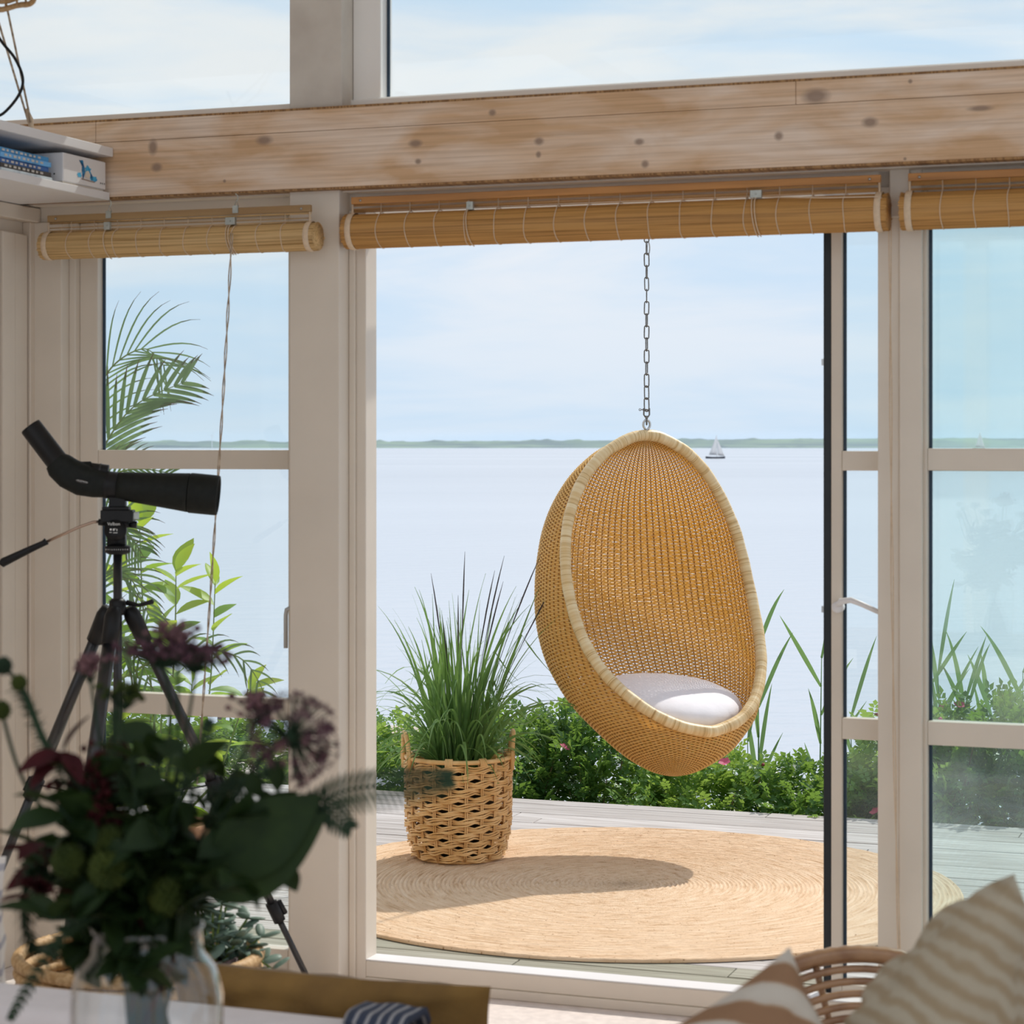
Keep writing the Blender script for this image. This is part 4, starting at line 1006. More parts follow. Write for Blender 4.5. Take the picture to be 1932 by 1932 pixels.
for si, (sp, nl) in enumerate(stems_px):
    nl = int(nl * 1.7)
    dY = r.uniform(-0.16, 0.16)
    P = [PX(x, y, YP + dY * i / 3) - B0 for i, (x, y) in enumerate(sp)]; P[0] = Vector((P[0].x * 0.2, 0, 0.26))
    Q = [Vector(q) for q in spline([tuple(p) for p in P], 8)]
    MB().tube(Q, [0.0055 - 0.004 * i / len(Q) for i in range(len(Q))], 5).build('stem', green_stem, sh)
    for k in range(nl):
        t = 0.16 + 0.84 * (k + 0.6) / nl; i = min(len(Q) - 2, int(t * (len(Q) - 1))); p = Q[i].lerp(Q[i + 1], t * (len(Q) - 1) - i)
        tan = (Q[i + 1] - Q[i]).normalized(); az = k * 2.4 + si + r.uniform(-.4, .4)
        side = Vector((math.cos(az) * 1.25, math.sin(az) * 0.75, 0))
        up = 0.9 * (t - 0.30) + r.uniform(-0.1, 0.35)
        d = (side + tan * up).normalized()
        me = lm[1] if t > 0.9 else lm[3] if t > 0.97 else lm[r.choice((0, 0, 2, 1) if si % 2 else (0, 2, 0, 1))]
        sc = r.uniform(1.0, 1.45)
        link('leaf', me, sh, Matrix.Translation(p) @ align(d, r.uniform(-0.6, 0.6)) @ Matrix.Scale(sc, 4))
    link('leaf', lm[1], sh, Matrix.Translation(Q[-1]) @ align((Q[-1] - Q[-2]) + Vector((r.uniform(-.02, .02), 0, 0)), 1.2))
# --- potted palm, mostly hidden by the left jamb
YQ = 7.55
pm0 = Vector((PX(95, 1500, YQ).x, YQ, 0.0015))
pal = empty('potted_palm', 'palm with feathery fronds at the left edge of the left window', 'plant', loc=pm0)
MB().lathe([(0.12, 0.0), (0.155, 0.25), (0.165, 0.27), (0.15, 0.27), (0.14, 0.24), (0.0, 0.235)], 28).build('pot', terracotta, pal)
MB().tube([(0, 0, 0.2), (0.02, 0, 0.5), (0.01, 0, 0.85)], [0.03, 0.026, 0.022], 8).build('trunk', twig, pal)
def frond(sp, nleaf, Ll, droop, w, seed, up=1):
    rr_ = random.Random(seed)
    P = [PX(x, y, YQ + dy) - pm0 for (x, y, dy) in sp]; P = [Vector((0.01, 0, 0.85))] + P
    Q = [Vector(q) for q in spline([tuple(p) for p in P], 10)]
    fo = MB().tube(Q, [0.006 - 0.0048 * i / len(Q) for i in range(len(Q))], 5).build('frond', green_stem, pal)
    b = MB(); bt = MB(); n = len(Q)
    for k in range(nleaf):
        t = 0.30 + 0.69 * k / (nleaf - 1); i = min(n - 2, int(t * (n - 1))); p = Q[i].lerp(Q[i + 1], t * (n - 1) - i); tan = (Q[min(i + 2, n - 1)] - Q[i]).normalized()
        for sd in (-1, 1):
            nrm = Vector((tan.z, 0, -tan.x)) * -1
            L = Ll * (0.55 + 0.9 * math.sin(math.pi * min(1, 0.15 + t * 0.8))) * rr_.uniform(0.85, 1.1)
            d = (tan * 1.05 + nrm * 0.75 * sd * (1 if up else 0.6) + Vector((0, 0.45 * sd, 0.15))).normalized()
            pts, ws, q = [], [], p.copy()
            for j in range(8):
                u = j / 7; pts.append(q.copy()); ws.append(max(0.0006, w * (0.6 + 1.5 * u - 2.1 * u * u))); d = (d + Vector((0.2, 0, -1)) * droop * u * 0.28).normalized(); q = q + d * L / 7
            dd = pts[-1] - pts[0]; sv = (dd.z, rr_.uniform(-.02, .06), -dd.x); b.ribbon(pts[:7], ws[:7], sv, 0.15); bt.ribbon(pts[5:], [x * 0.7 for x in ws[5:]], sv, 0.15)
    tag(b.build('leaflets', palm_m, fo), kind='stuff'); tag(bt.build('dry_tips', palm_dry, fo), kind='stuff')
frond([(150, 960, -.1), (195, 845, -.1), (255, 765, -.1), (345, 722, -.1)], 15, 0.17, 0.35, 0.0085, 1)
frond([(130, 960, .1), (165, 800, .1), (205, 700, .1), (270, 658, .1), (310, 690, .1)], 18, 0.22, 0.8, 0.0036, 2)
frond([(150, 1000, -.2), (205, 905, -.2), (260, 885, -.2), (322, 893, -.2)], 16, 0.10, 0.8, 0.005, 3)
frond([(150, 1080, .0), (190, 1010, .0), (225, 990, .0), (262, 1035, .0)], 18, 0.13, 1.0, 0.005, 4)
frond([(160, 1160, -.1), (200, 1080, -.1), (245, 1090, -.1), (280, 1160, -.1)], 16, 0.12, 1.0, 0.005, 5)
frond([(160, 1250, -.1), (210, 1200, -.15), (260, 1240, -.15), (300, 1330, -.15)], 16, 0.12, 1.0, 0.005, 6)
frond([(180, 1300, -.1), (330, 1230, -.2), (450, 1240, -.2), (505, 1320, -.2)], 14, 0.09, 1.3, 0.0045, 7)
frond([(80, 1000, .1), (40, 850, .1), (-20, 780, .1), (-90, 800, .1)], 18, 0.16, 0.8, 0.006, 8)

# --- jetty behind the hedge
jt = empty('jetty', 'small weathered wooden jetty with posts beyond the hedge', 'jetty', kind=None)
A, Bp = PX(430, 1458, 13.6), PX(800, 1368, 16.3); A.z = Bp.z = -0.42
dv = (Bp - A); Lj = dv.length; ang = math.atan2(dv.y, dv.x); jt.location = A; jt.rotation_euler = (0, 0, ang)
for k in range(int(Lj / 0.14)):
    MB().box(k * 0.14, k * 0.14 + 0.13, -0.45, 0.45, -0.03, 0.0).build('plank', jetty_m, jt, smooth=False)
for (x, y, h) in ((0.75, 0.46, 0.30), (0.75, -0.50, 0.30), (Lj - 0.25, 0.5, 0.32), (Lj - 0.35, -0.5, 0.30)):
    MB().tube([(x, y, -1.9), (x, y, h)], 0.028, 8).build('post', post_m, jt)
MB().tube([(Lj - 0.25, 0.5, 0.30), (Lj + 0.35, 0.46, -0.40)], 0.022, 6).build('brace', jetty_m, jt)
for y in (-0.42, 0.42): MB().box(-0.1, Lj + 0.1, y - 0.03, y + 0.03, -0.12, -0.031).build('beam', post_m, jt, smooth=False)

# --- sailing boats and wind turbine far out
def sailboat(px, Y, L, lab, az=0.15):
    o = empty('sailboat', lab, 'sailboat', loc=((px - CX) / F * Y, Y, -2.2), rz=az)
    b = MB(); P = []
    for i in range(13):
        t = i / 12; w = 0.17 * L * math.sin(math.pi * min(1, 0.12 + t * 0.88)) ** 0.7 if t < 1 else 0.005; x = (t - 0.5) * L; sh_ = 0.10 * L * (1 + 0.35 * (2 * t - 1) ** 2) * 0.75
        P.append([(x, -w, sh_), (x, -w * .75, sh_ * .3), (x, 0, -0.02 * L), (x, w * .75, sh_ * .3), (x, w, sh_), (x, 0, sh_ * 1.08), (x, -w, sh_)])
    b.grid(P).build('hull', hull_m, o)
    MB().tube([(0.06 * L, 0, 0.05 * L), (0.06 * L, 0, 1.17 * L)], 0.010 * L, 6).build('mast', sail_m, o)
    for nm, tri in (('mainsail', [(0.045, 0.20), (-0.33, 0.21), (0.045, 1.14)]), ('jib', [(0.47, 0.12), (0.10, 0.16), (0.075, 1.02)])):
        P = []
        for i in range(8):
            t = i / 7; a = Vector((tri[0][0], 0, tri[0][1])).lerp(Vector((tri[2][0], 0, tri[2][1])), t); c = Vector((tri[1][0], 0, tri[1][1])).lerp(Vector((tri[2][0], 0, tri[2][1])), t)
            P.append([tuple((a.lerp(c, u) + Vector((0, 0.10 * math.sin(math.pi * u) * (1 - t), 0))) * L) for u in np.linspace(0, 1, 6)])
        ob = MB().grid(P).build(nm, sail_m, o); so = ob.modifiers.new('thick', 'SOLIDIFY'); so.thickness = 0.02
    MB().tube([(0.05 * L, 0, 0.185 * L), (-0.34 * L, 0, 0.19 * L)], 0.008 * L, 6).build('boom', hull_m, o)
sailboat(1350, 3.8 * F / 23, 6.2, 'sailing boat with dark hull right of the egg chair top')
sailboat(1848, 3.8 * F / 7.0, 16.0, 'distant sailing boat seen through the right window', 0.5)
wt = empty('wind_turbine', 'tiny wind turbine on the far shore in the left window', 'wind turbine', loc=PX(400, 842, 4796))
MB().tube([(0, 0, -5), (0, 0, 24)], [0.9, 0.6], 8).build('tower', white, wt)
for k in range(3):
    a = 0.5 + k * 2.094
    MB().tube([(0, -1, 24), (11 * math.sin(a), -1, 24 + 11 * math.cos(a))], [0.6, 0.15], 5).build('rotor_blade', white, wt)
# ================================================================== SHELF, BOX, BOOKS (upper left)
sF = S(213, -0.12)
shelf = empty('wall_shelf', 'white two board shelf running along the left partition', 'shelf', M=WM)
wbox('top_board', [(spart - 0.03, sF, -1.6, -0.118, Zw(296, 213, -0.12), Zw(279, 213, -0.12))], white, shelf, bevel=0.002)
zsh = Zw(363, 207, -0.12)
wbox('bottom_board', [(spart - 0.03, sF - 0.012, -1.6, -0.118, 2.347, zsh)], white, shelf, bevel=0.002)
wbox('divider', [(spart - 0.03, spart - 0.01, -1.6, -0.118, zsh + 0.0005, Zw(296, 213, -0.12) - 0.0005)], white, shelf, bevel=0)
# printed white box
zt_ = Zw(307, 207, -0.12)
bx1 = empty('printed_box', 'white box with blue watercolour bird print on the shelf', 'box', M=WM)
s1 = sF - 0.016; s0_ = s1 - 0.20; na, nb_ = -0.385, -0.135
wbox('body', [(s0_, s1, na, nb_, zsh + 0.006, zt_)], white, bx1, bevel=0.003)
wbox('base', [(s0_ + 0.006, s1 - 0.006, na + 0.006, nb_ - 0.006, zsh + 0.0005, zsh + 0.006)], paint, bx1, bevel=0)
blue_ink = mat('blue_ink', (0.02, 0.30, 0.62), 0.6, col2=(0.10, 0.50, 0.75), vscale=70)
dark_ink = mat('dark_blue_ink', (0.01, 0.08, 0.22), 0.6, col2=(0.02, 0.25, 0.5), vscale=90)
def flat_poly(name, pts, m, par, d=0.0006):
    """a printed patch: thin sheet on the +s face of the box, coordinates u along n, v along z (0..1 of the face)"""
    vs = [(s1 + d, na + (nb_ - na) * u, zsh + 0.006 + (zt_ - zsh - 0.006) * v) for u, v in pts]; n = len(vs)
    c = tuple(sum(v[i] for v in vs) / n for i in range(3))
    return MB().add(vs + [c], [(i, (i + 1) % n, n) for i in range(n)]).build(name, m, par, smooth=False)
blob = lambda cx, cy, rx, ry, k=14, j=0.25, sd=1: [(cx + rx * math.cos(2*math.pi*i/k) * (1 + j * math.sin(i * 2.7 + sd)), cy + ry * math.sin(2*math.pi*i/k) * (1 + j * math.cos(i * 1.9 + sd))) for i in range(k)]
flat_poly('print', blob(0.37, 0.33, 0.05, 0.09, sd=2), blue_ink, bx1); flat_poly('print', blob(0.70, 0.30, 0.09, 0.10, sd=3), blue_ink, bx1); flat_poly('print', blob(0.57, 0.55, 0.07, 0.16, sd=5), blue_ink, bx1)
flat_poly('print', [(0.36,0.86),(0.40,0.85),(0.43,0.88),(0.455,0.85),(0.46,0.76),(0.49,0.62),(0.50,0.45),(0.47,0.28),(0.455,0.20),(0.44,0.30),(0.425,0.50),(0.43,0.66),(0.425,0.80),(0.40,0.83)], dark_ink, bx1, 0.0010)
flat_poly('print', [(0.62,0.52),(0.66,0.44),(0.68,0.30),(0.66,0.20),(0.63,0.34)], dark_ink, bx1, 0.0010)
flat_poly('print', [(0.50,0.30),(0.50,0.46),(0.53,0.52),(0.58,0.54),(0.61,0.44),(0.61,0.26)], paint, bx1, 0.0012)
for k in range(14):
    u = 0.42 + k * 0.022; flat_poly('print_letter', [(u, 0.185 - k * .002), (u + 0.013, 0.185 - k * .002), (u + 0.013, 0.23 - k * .002), (u, 0.23 - k * .002)], copper, bx1, 0.0012)
for k in range(3): flat_poly('print_dot', blob(0.87 + k * 0.045, 0.20, 0.010, 0.035, 8, 0), gasket, bx1, 0.0010)
for k in range(3): MB().lathe([(0.0028, 0), (0.002, 0.001)], 8, Matrix.Translation((s1 - 0.03 - k * 0.018, na - 0.0005, zsh + 0.028)) @ Matrix.Rotation(math.radians(90), 4, 'X')).build('port', gasket, bx1)
# DVD cases / magazines stacked flat
mz = zsh + 0.0008
cols = [((0.55, 0.62, 0.70), 'pale blue thin case at the bottom of the shelf stack'), ((0.03, 0.03, 0.03), 'black case second from the bottom of the shelf stack'), ((0.02, 0.10, 0.30), 'dark blue case in the middle of the shelf stack'), ((0.10, 0.32, 0.60), 'bright blue case second from the top of the shelf stack'), ((0.03, 0.22, 0.45), 'teal blue case on top of the shelf stack')]
for k, (c, lab) in enumerate(cols):
    t = 0.011 if k == 0 else 0.0145; cm = mat('case_%d' % k, c, 0.3, col2=tuple(min(1, v * 1.5 + 0.03) for v in c), vscale=26, stretch=(1, 1, 0.3), ramp=(0.45, 0.75))
    ob = empty('disc_case', lab, 'case', M=WM @ Matrix.Translation((s1 - 0.075 - k * 0.002, -0.505 + 0.004 * (k % 2), mz)), group='flat disc cases on the shelf')
    MB().box(-0.135, 0.06 - 0.004 * (k % 3), -0.19, 0.085, 0.0, t).build('case', cm, ob, smooth=False, bevel=0.002)
    for q in range(9):
        if k: MB().box(0.0605 - 0.004 * (k % 3), 0.061 - 0.004 * (k % 3), -0.17 + q * 0.024, -0.155 + q * 0.024 - 0.004 * (q % 2), t * 0.3, t * 0.72).build('print_letter', paint_worn, ob, smooth=False)
    mz += t + 0.0004

# ================================================================== HANGING LAMP EDGE AND CORDS (top left corner)
lampY = 5.6
lp0 = PX(-70, -8, lampY); lo = empty('wicker_lamp', 'wicker pendant lampshade just touching the top left corner', 'lamp', loc=lp0)
for i in range(9):
    z = i * 0.019; r0 = 0.175 * math.cos(min(1.4, i * 0.13)); MB().tube([(r0 * math.cos(a), r0 * math.sin(a), z + 0.003 * math.sin(a * 9 + i)) for a in np.linspace(0, 2 * np.pi, 48, endpoint=False)], 0.0075 if i == 0 else 0.006, 6, closed=True).build('hoop', coil_m, lo)
b = MB()
for k in range(28):
    a = 2 * math.pi * k / 28; b.tube([(0.175 * math.cos(min(1.4, i * 0.13)) * math.cos(a), 0.175 * math.cos(min(1.4, i * 0.13)) * math.sin(a), i * 0.019) for i in range(9)], 0.003, 5)
tag(b.build('ribs', coil_m, lo), kind='stuff')
MB().tube([(0, 0, 0.15), (0, 0, ZC - lp0.z)], 0.004, 6).build('flex', black_pl, lo)
ct = empty('guy_cord', 'pair of straw coloured cords slanting from the top left corner to the shelf', 'cord')
for (xa, ya, xb, yb) in ((4, -30, 60, 238), (-12, 10, 56, 238)):
    MB().tube([PX(xa - (60 - xa) * 1.1, ya - 268 * 1.1, 5.9), PX(xa, ya, 6.2), PX((xa + xb) / 2, (ya + yb) / 2, 6.4), PX(xb, yb, 6.6)], 0.0032, 6).build('strand', cord_m, ct)
MB().tube([PX(50, 205, 6.58), PX(58, 225, 6.59), PX(61, 246, 6.6)], [0.004, 0.0075, 0.006], 8).build('knot', thread, ct)
cb = MB().tube([Vector(q) for q in spline([tuple(PX(x, y, 6.3)) for (x, y) in ((-30, 20), (0, 74), (28, 110), (43, 148), (35, 180), (6, 214), (-20, 222))], 8)], 0.0042, 6)
tag(cb.build('black_cable', black_pl), 'thin black cable curling beside the straw cords', 'cable')

# ================================================================== TRIPOD AND SPOTTING SCOPE
TY = 6.25
T0 = PX(222, 1140, TY); T0.z = 0.0
tp = empty('tripod', 'black camera tripod standing by the left window', 'tripod', loc=T0)
zA = PX(222, 1140, TY).z; k_ = TY / F
def L_(x, y, dy=0.0): p = PX(x, y, TY + dy); return p - T0
collar = MB(); collar.lathe([(0.020, zA - 0.03), (0.024, zA - 0.015), (0.024, zA + 0.008), (0.017, zA + 0.016), (0.0, zA + 0.017)], 16); collar.build('collar', black_pl, tp)
MB().tube([(0, 0, 0.60), (0, 0, L_(222, 1040).z)], 0.0125, 12).build('centre_column', black_al, tp)
MB().tube([L_(240, 1137, -0.01), L_(262, 1142, -0.03), L_(288, 1135, -0.05)], [0.008, 0.005, 0.007], 8).build('lock_lever', black_pl, tp)
feet = [(math.radians(-98), 0.60), (math.radians(28), 0.60), (math.radians(152), 0.60)]
for (az, rr_) in feet:
    d = Vector((math.cos(az), math.sin(az), 0)); top_ = d * 0.032 + Vector((0, 0, zA - 0.010)); ft = d * rr_ + Vector((0, 0, 0.012))
    def at(t): return top_.lerp(ft, t)
    lg = MB().tube([at(0.04), at(0.47)], 0.0195, 10, flat=0.8).build('leg', black_al, tp)
    MB().tube([at(0.47), at(0.80)], 0.0155, 10, flat=0.75).build('middle_section', black_al, lg)
    MB().tube([at(0.80), at(0.985)], 0.012, 10, flat=0.75).build('lower_section', black_al, lg)
    MB().tube([at(0.0), at(0.02), at(0.085)], [0.018, 0.025, 0.023], 10).build('hinge', black_pl, lg)
    for t in (0.465, 0.79):
        q = at(t); o_ = d.cross(Vector((0, 0, 1)))
        MB().tube([at(t - 0.028), at(t + 0.02)], 0.0225 if t < .6 else 0.0185, 8).build('clamp', black_pl, lg)
        out_ = (d * 0.75 + Vector((0, 0, 0.5))).normalized()
        MB().tube([at(t - 0.02) + out_ * 0.022, at(t + 0.014) + out_ * 0.024], 0.009, 6).build('clamp_lever', black_pl, lg)
    MB().tube([at(0.975), at(1.0)], [0.012, 0.014], 8).build('foot', black_pl, lg)
    MB().tube([at(0.45), Vector((0, 0, at(0.45).z - 0.028))], 0.0052, 6, flat=0.5).build('brace', black_al, lg)
# pan head
hd = MB()
hd.lathe([(0.024, L_(222, 1046).z), (0.036, L_(222, 1042).z), (0.036, L_(222, 1031).z), (0.030, L_(222, 1029).z)], 24)
hd.box(*[v for v in (L_(204, 0).x, L_(237, 0).x, -0.022, 0.022, L_(0, 1030).z, L_(0, 1010).z)])
hd.build('pan_base', black_pl, tp)
MB().tube([(L_(198, 0).x, 0, L_(0, 988).z), (L_(243, 0).x, 0, L_(0, 988).z)], 0.0115, 10).build('tilt_axle', black_pl, tp)
MB().lathe([(0.0, 0.0), (0.027, 0.0), (0.030, 0.004), (0.030, 0.030), (0.0, 0.032)], 24, Matrix.Translation((L_(220, 0).x, 0.0, L_(0, 1000).z)) @ Matrix.Rotation(math.radians(90), 4, 'X')).build('tilt_disc', black_pl, tp)
MB().box(L_(192, 0).x, L_(253, 0).x, -0.028, 0.028, L_(0, 985).z, L_(0, 962).z).build('plate_clamp', black_pl, tp, smooth=False, bevel=0.003)
MB().box(L_(252, 0).x, L_(261, 0).x, -0.018, 0.018, L_(0, 980).z, L_(0, 966).z).build('plate_latch', zinc, tp, smooth=False, bevel=0.002)
MB().box(L_(195, 0).x, L_(245, 0).x, -0.025, 0.025, L_(0, 962).z, L_(0, 956).z).build('quick_plate', black_pl, tp, smooth=False, bevel=0.002)
MB().tube([L_(244, 989), L_(258, 990)], [0.009, 0.010], 10).build('tilt_knob', black_pl, tp)
MB().tube([L_(186, 985), L_(200, 986)], [0.009, 0.010], 10).build('arm_socket', black_pl, tp)
MB().tube([L_(186, 984), L_(176, 985), L_(150, 994), L_(84, 1024)], 0.0042, 8).build('pan_arm', copper, tp)
MB().tube([L_(88, 1021), L_(82, 1025), L_(60, 1035), L_(6, 1061), L_(2, 1066)], [0.010, 0.0085, 0.0095, 0.0125, 0.010], 12).build('arm_grip', black_pl, tp)
def text(s, size, M, m, parent, name='lettering'):
    cu = bpy.data.curves.new(name, 'FONT'); cu.body = s; cu.size = size; cu.align_x = 'CENTER'; cu.align_y = 'CENTER'; cu.extrude = 0.0003; cu.resolution_u = 2
    o = bpy.data.objects.new(name, cu); C.objects.link(o); dg = bpy.context.evaluated_depsgraph_get()
    me = bpy.data.meshes.new_from_object(o.evaluated_get(dg)); bpy.data.objects.remove(o); bpy.data.curves.remove(cu)
    me.materials.clear(); me.materials.append(m)
    return link(name, me, parent, M)
RX = Matrix.Rotation(math.radians(90), 4, 'X')
text('Velbon', 0.0125, Matrix.Translation((L_(218, 0).x, -0.0335, L_(0, 988).z)) @ RX, print_white, tp)
for (x0_, x1_, y0_, y1_) in ((210.5, 214, 996.5, 1000), (216.5, 219.5, 996.5, 1000.5), (220.5, 221.3, 996, 998), (223, 224.5, 997, 1001), (209.5, 214, 1003.2, 1004.2), (217, 225, 1003.8, 1005)):
    MB().box(L_(x0_, 0).x, L_(x1_, 0).x, -0.0330, -0.0318, L_(0, y1_).z, L_(0, y0_).z).build('lettering', print_white, tp, smooth=False)
for k in range(11): MB().box(L_(203 + k * 4, 0).x - 0.0006, L_(203 + k * 4, 0).x + 0.0006, -0.0368 + 0.0022 * ((k - 5) / 5) ** 2 * 6, -0.030, L_(0, 1037).z, L_(0, 1035).z - 0.0).build('scale_mark', print_white, tp, smooth=False)
# scope
sc_ = empty('spotting_scope', 'dark green spotting scope with angled eyepiece mounted on the tripod', 'telescope', loc=PX(222, 948, TY))
O = PX(222, 948, TY)
def G(x, y, dy=0.0): return PX(x, y, TY + dy) - O
A_, B_ = G(196, 914), G(412, 935)
ax = (B_ - A_).normalized(); LB = (B_ - A_).length
Mx = Matrix.Translation(A_) @ ax.to_track_quat('Z', 'Y').to_matrix().to_4x4()
px_ = k_
MB().lathe([(24*px_, 0), (26*px_, 4*px_), (26*px_, 26*px_)], 32, Mx).build('collar_ring', black_pl, sc_)
MB().lathe([(25.5*px_, 26*px_), (27*px_, 40*px_), (36*px_, 150*px_), (37*px_, 160*px_), (36*px_, 161*px_)], 36, Mx).build('main_tube', scope_m, sc_)
MB().lathe([(37*px_, 162*px_), (38*px_, 164*px_), (38*px_, 212*px_), (37*px_, 217*px_), (33*px_, 217*px_), (32*px_, 205*px_)], 36, Mx, caps=False).build('lens_hood', scope_m, sc_)
MB().lathe([(0.0, 203*px_), (20*px_, 204*px_), (33*px_, 205*px_)], 32, Mx, caps=False).build('objective_lens', mat('coated_lens', (0.35, 0.42, 0.5), 0.05, metal=0.6, var=0.05), sc_)
# prism housing: lofted rounded sections from the collar back to the eyepiece
secs = [((200, 914), 25, 25), ((180, 911), 28, 27), ((155, 905), 31, 27), ((130, 893), 30, 26), ((112, 878), 27, 25), ((105, 870), 22, 22)]
b = MB(); pts = [G(*c[0]) for c in secs]; rows = []
for i, (c, hv_, hw) in enumerate(secs):
    t = (pts[min(i + 1, len(pts) - 1)] - pts[max(i - 1, 0)]).normalized(); up_ = Vector((-t.z, 0, t.x)) * (1 if -t.x < 0 else -1); up_ = up_ if up_.z > 0 else -up_
    rows.append([tuple(pts[i] + up_ * (hv_ * px_ * math.copysign(abs(math.sin(a)) ** 0.75, math.sin(a))) + Vector((0, 1, 0)) * (hw * px_ * math.copysign(abs(math.cos(a)) ** 0.75, math.cos(a)))) for a in np.linspace(0, 2 * np.pi, 25)])
b.grid(rows); b.add([tuple(p) for p in rows[-1][:-1]], [tuple(range(24))]); b.build('prism_housing', scope_m, sc_)
MB().tube([G(172, 886), G(204, 890)], 13 * px_, 14).build('focus_knob', black_pl, sc_)
MB().tube([G(188, 888), G(191, 888.3)], 14 * px_, 14).build('focus_ring', black_al, sc_)
MB().tube([G(146, 877), G(168, 880), G(178, 886)], [6*px_, 10*px_, 6*px_], 10).build('hump', scope_m, sc_)
e0, e1 = G(112, 876), G(57, 804)
ed = (e1 - e0).normalized(); Me = Matrix.Translation(e0) @ ed.to_track_quat('Z', 'Y').to_matrix().to_4x4(); el = (e1 - e0).length
MB().lathe([(23*px_, -2*px_), (24*px_, 3*px_), (21.5*px_, 6*px_), (21*px_, el * 0.97), (20*px_, el), (16*px_, el), (15*px_, el - 4*px_)], 28, Me, caps=False).build('eyepiece', black_pl, sc_)
MB().lathe([(0.0, el - 5*px_), (15.2*px_, el - 4*px_)], 24, Me, caps=False).build('eye_lens', black_al, sc_)
MB().box(G(207, 0).x, G(238, 0).x, -0.018, 0.018, G(0, 957).z, G(0, 936).z).build('mount_foot', black_pl, sc_, smooth=False, bevel=0.003)
bm_ = Matrix.Translation(G(154, 908, -0.0425)) @ Matrix.Rotation(math.radians(13), 4, 'Y') @ RX
MB().lathe([(0.019, -0.001), (0.019, 0.001), (0.0, 0.0012)], 24, bm_ @ Matrix.Diagonal((1, 0.28, 1, 1))).build('badge', black_al, sc_)
text('CELESTRON', 0.0058, bm_ @ Matrix.Translation((0.0015, 0, 0.0014)), print_white, sc_)

# ================================================================== FLOOR BASKET WITH SUCCULENT
FB = PX(262, 1850, 5.35); FB.z = 0.0
fb = empty('coil_basket', 'large shallow coiled straw basket on the floor behind the sofa', 'basket', loc=(FB.x, FB.y, 0.0))
for i in range(13):
    rr_ = 0.222 + 0.062 * (i / 12) ** 0.8; z = 0.016 + i * 0.0308
    kk = 90; pts = [(rr_ * math.cos(a), rr_ * math.sin(a), z) for a in np.linspace(0, 2 * np.pi, kk * 2, endpoint=False)]
    MB().tube(pts, [0.0165 if j % 2 == 0 else 0.0140 for j in range(kk * 2)], 8, closed=True).build('coil', coil_m, fb)
MB().lathe([(0.0, 0.006), (0.225, 0.008), (0.225, 0.016), (0.0, 0.016)], 40).build('bottom', coil_m, fb)
po = PX(418, 1800, 5.36); pt = empty('succulent_pot', 'dark mauve pot standing in the coiled basket', 'pot', loc=(po.x - 0.02, po.y - 0.0, 0.0165))
MB().lathe([(0.055, 0.0), (0.074, 0.08), (0.080, 0.22), (0.075, 0.32), (0.064, 0.365), (0.057, 0.365), (0.056, 0.335), (0.0, 0.33)], 28).build('pot', pot_purple, pt)
su = empty('succulent', 'grey green succulent with rounded leaves trailing over the mauve pot', 'plant', loc=(po.x - 0.02, po.y, 0.0165 + 0.134))
sl_b = MB(); nu = 7; P = []
for i in range(nu):
    th = math.pi * i / (nu - 1); P.append([(0.0125 * math.sin(th) ** 0.8 * math.cos(a), 0.022 - 0.022 * math.cos(th), 0.0045 * math.sin(th) * math.sin(a)) for a in np.linspace(0, 2 * np.pi, 9)])
sl_me = sl_b.grid(P).mesh('leaf', succ_m)
r = random.Random(9)
for k in range(17):
    az = k * 2.399; out_ = r.uniform(0.05, 0.12); hgt = r.uniform(0.25, 0.44) if k < 11 else r.uniform(0.14, 0.25)
    if k >= 11: out_ = r.uniform(0.11, 0.15)
    tip = Vector((out_ * math.cos(az), out_ * math.sin(az), hgt)); mid = Vector((0.6 * tip.x, 0.6 * tip.y, max(0.235, hgt * 0.75 + 0.03)))
    Q = [Vector(q) for q in spline([(0.01 * math.cos(az), 0.01 * math.sin(az), 0.20), tuple(mid), tuple(tip)], 6)]
    MB().tube(Q, 0.003, 5).build('stem', green_stem, su)
    for j in range(10):
        i = min(len(Q) - 1, 3 + int(j * 1.05)); p = Q[i] if j < 7 else Q[-1]
        a2 = j * 2.1 + k; d = Vector((math.cos(a2), math.sin(a2), r.uniform(-0.1, 0.8)))
        link('leaf', sl_me, su, Matrix.Translation(p) @ align(d, r.uniform(-.5, .5)) @ Matrix.Scale(r.uniform(0.9, 1.35), 4))

# ================================================================== SOFAS AND PILLOWS
def rounded_box(b, x0, x1, y0, y1, z0, z1): return b.box(x0, x1, y0, y1, z0, z1)
SFM = Matrix.Translation((0.06, 3.40, 0)) @ Matrix.Rotation(-math.radians(22.0), 4, 'Z')   # origin: right end of the sofa back, camera side; +y towards the window
sofa = empty('white_sofa', 'white linen sofa with its back to the viewer at the lower left', 'sofa', M=SFM)
def sbox(name, q, bv=0.03, m=sofa_m, par=None): o = MB().box(*q).build(name, m, par or sofa, smooth=True, bevel=bv); o.modifiers['bevel'].segments = 4; return o
sbox('back', (-1.9, 0.0, 0.0, 0.17, 0.08, 0.668)); sbox('seat_base', (-1.9, 0.0, 0.171, 0.86, 0.08, 0.30)); sbox('seat_cushion', (-1.74, -0.005, 0.172, 0.87, 0.301, 0.43), 0.05)
sbox('armrest', (-1.9, -1.745, 0.172, 0.86, 0.301, 0.56))
for x in (-1.82, -0.08):
    for y in (0.08, 0.78): MB().tube([(x, y, 0.0), (x, y, 0.08)], [0.018, 0.022], 8).build('leg', wood_table, sofa)
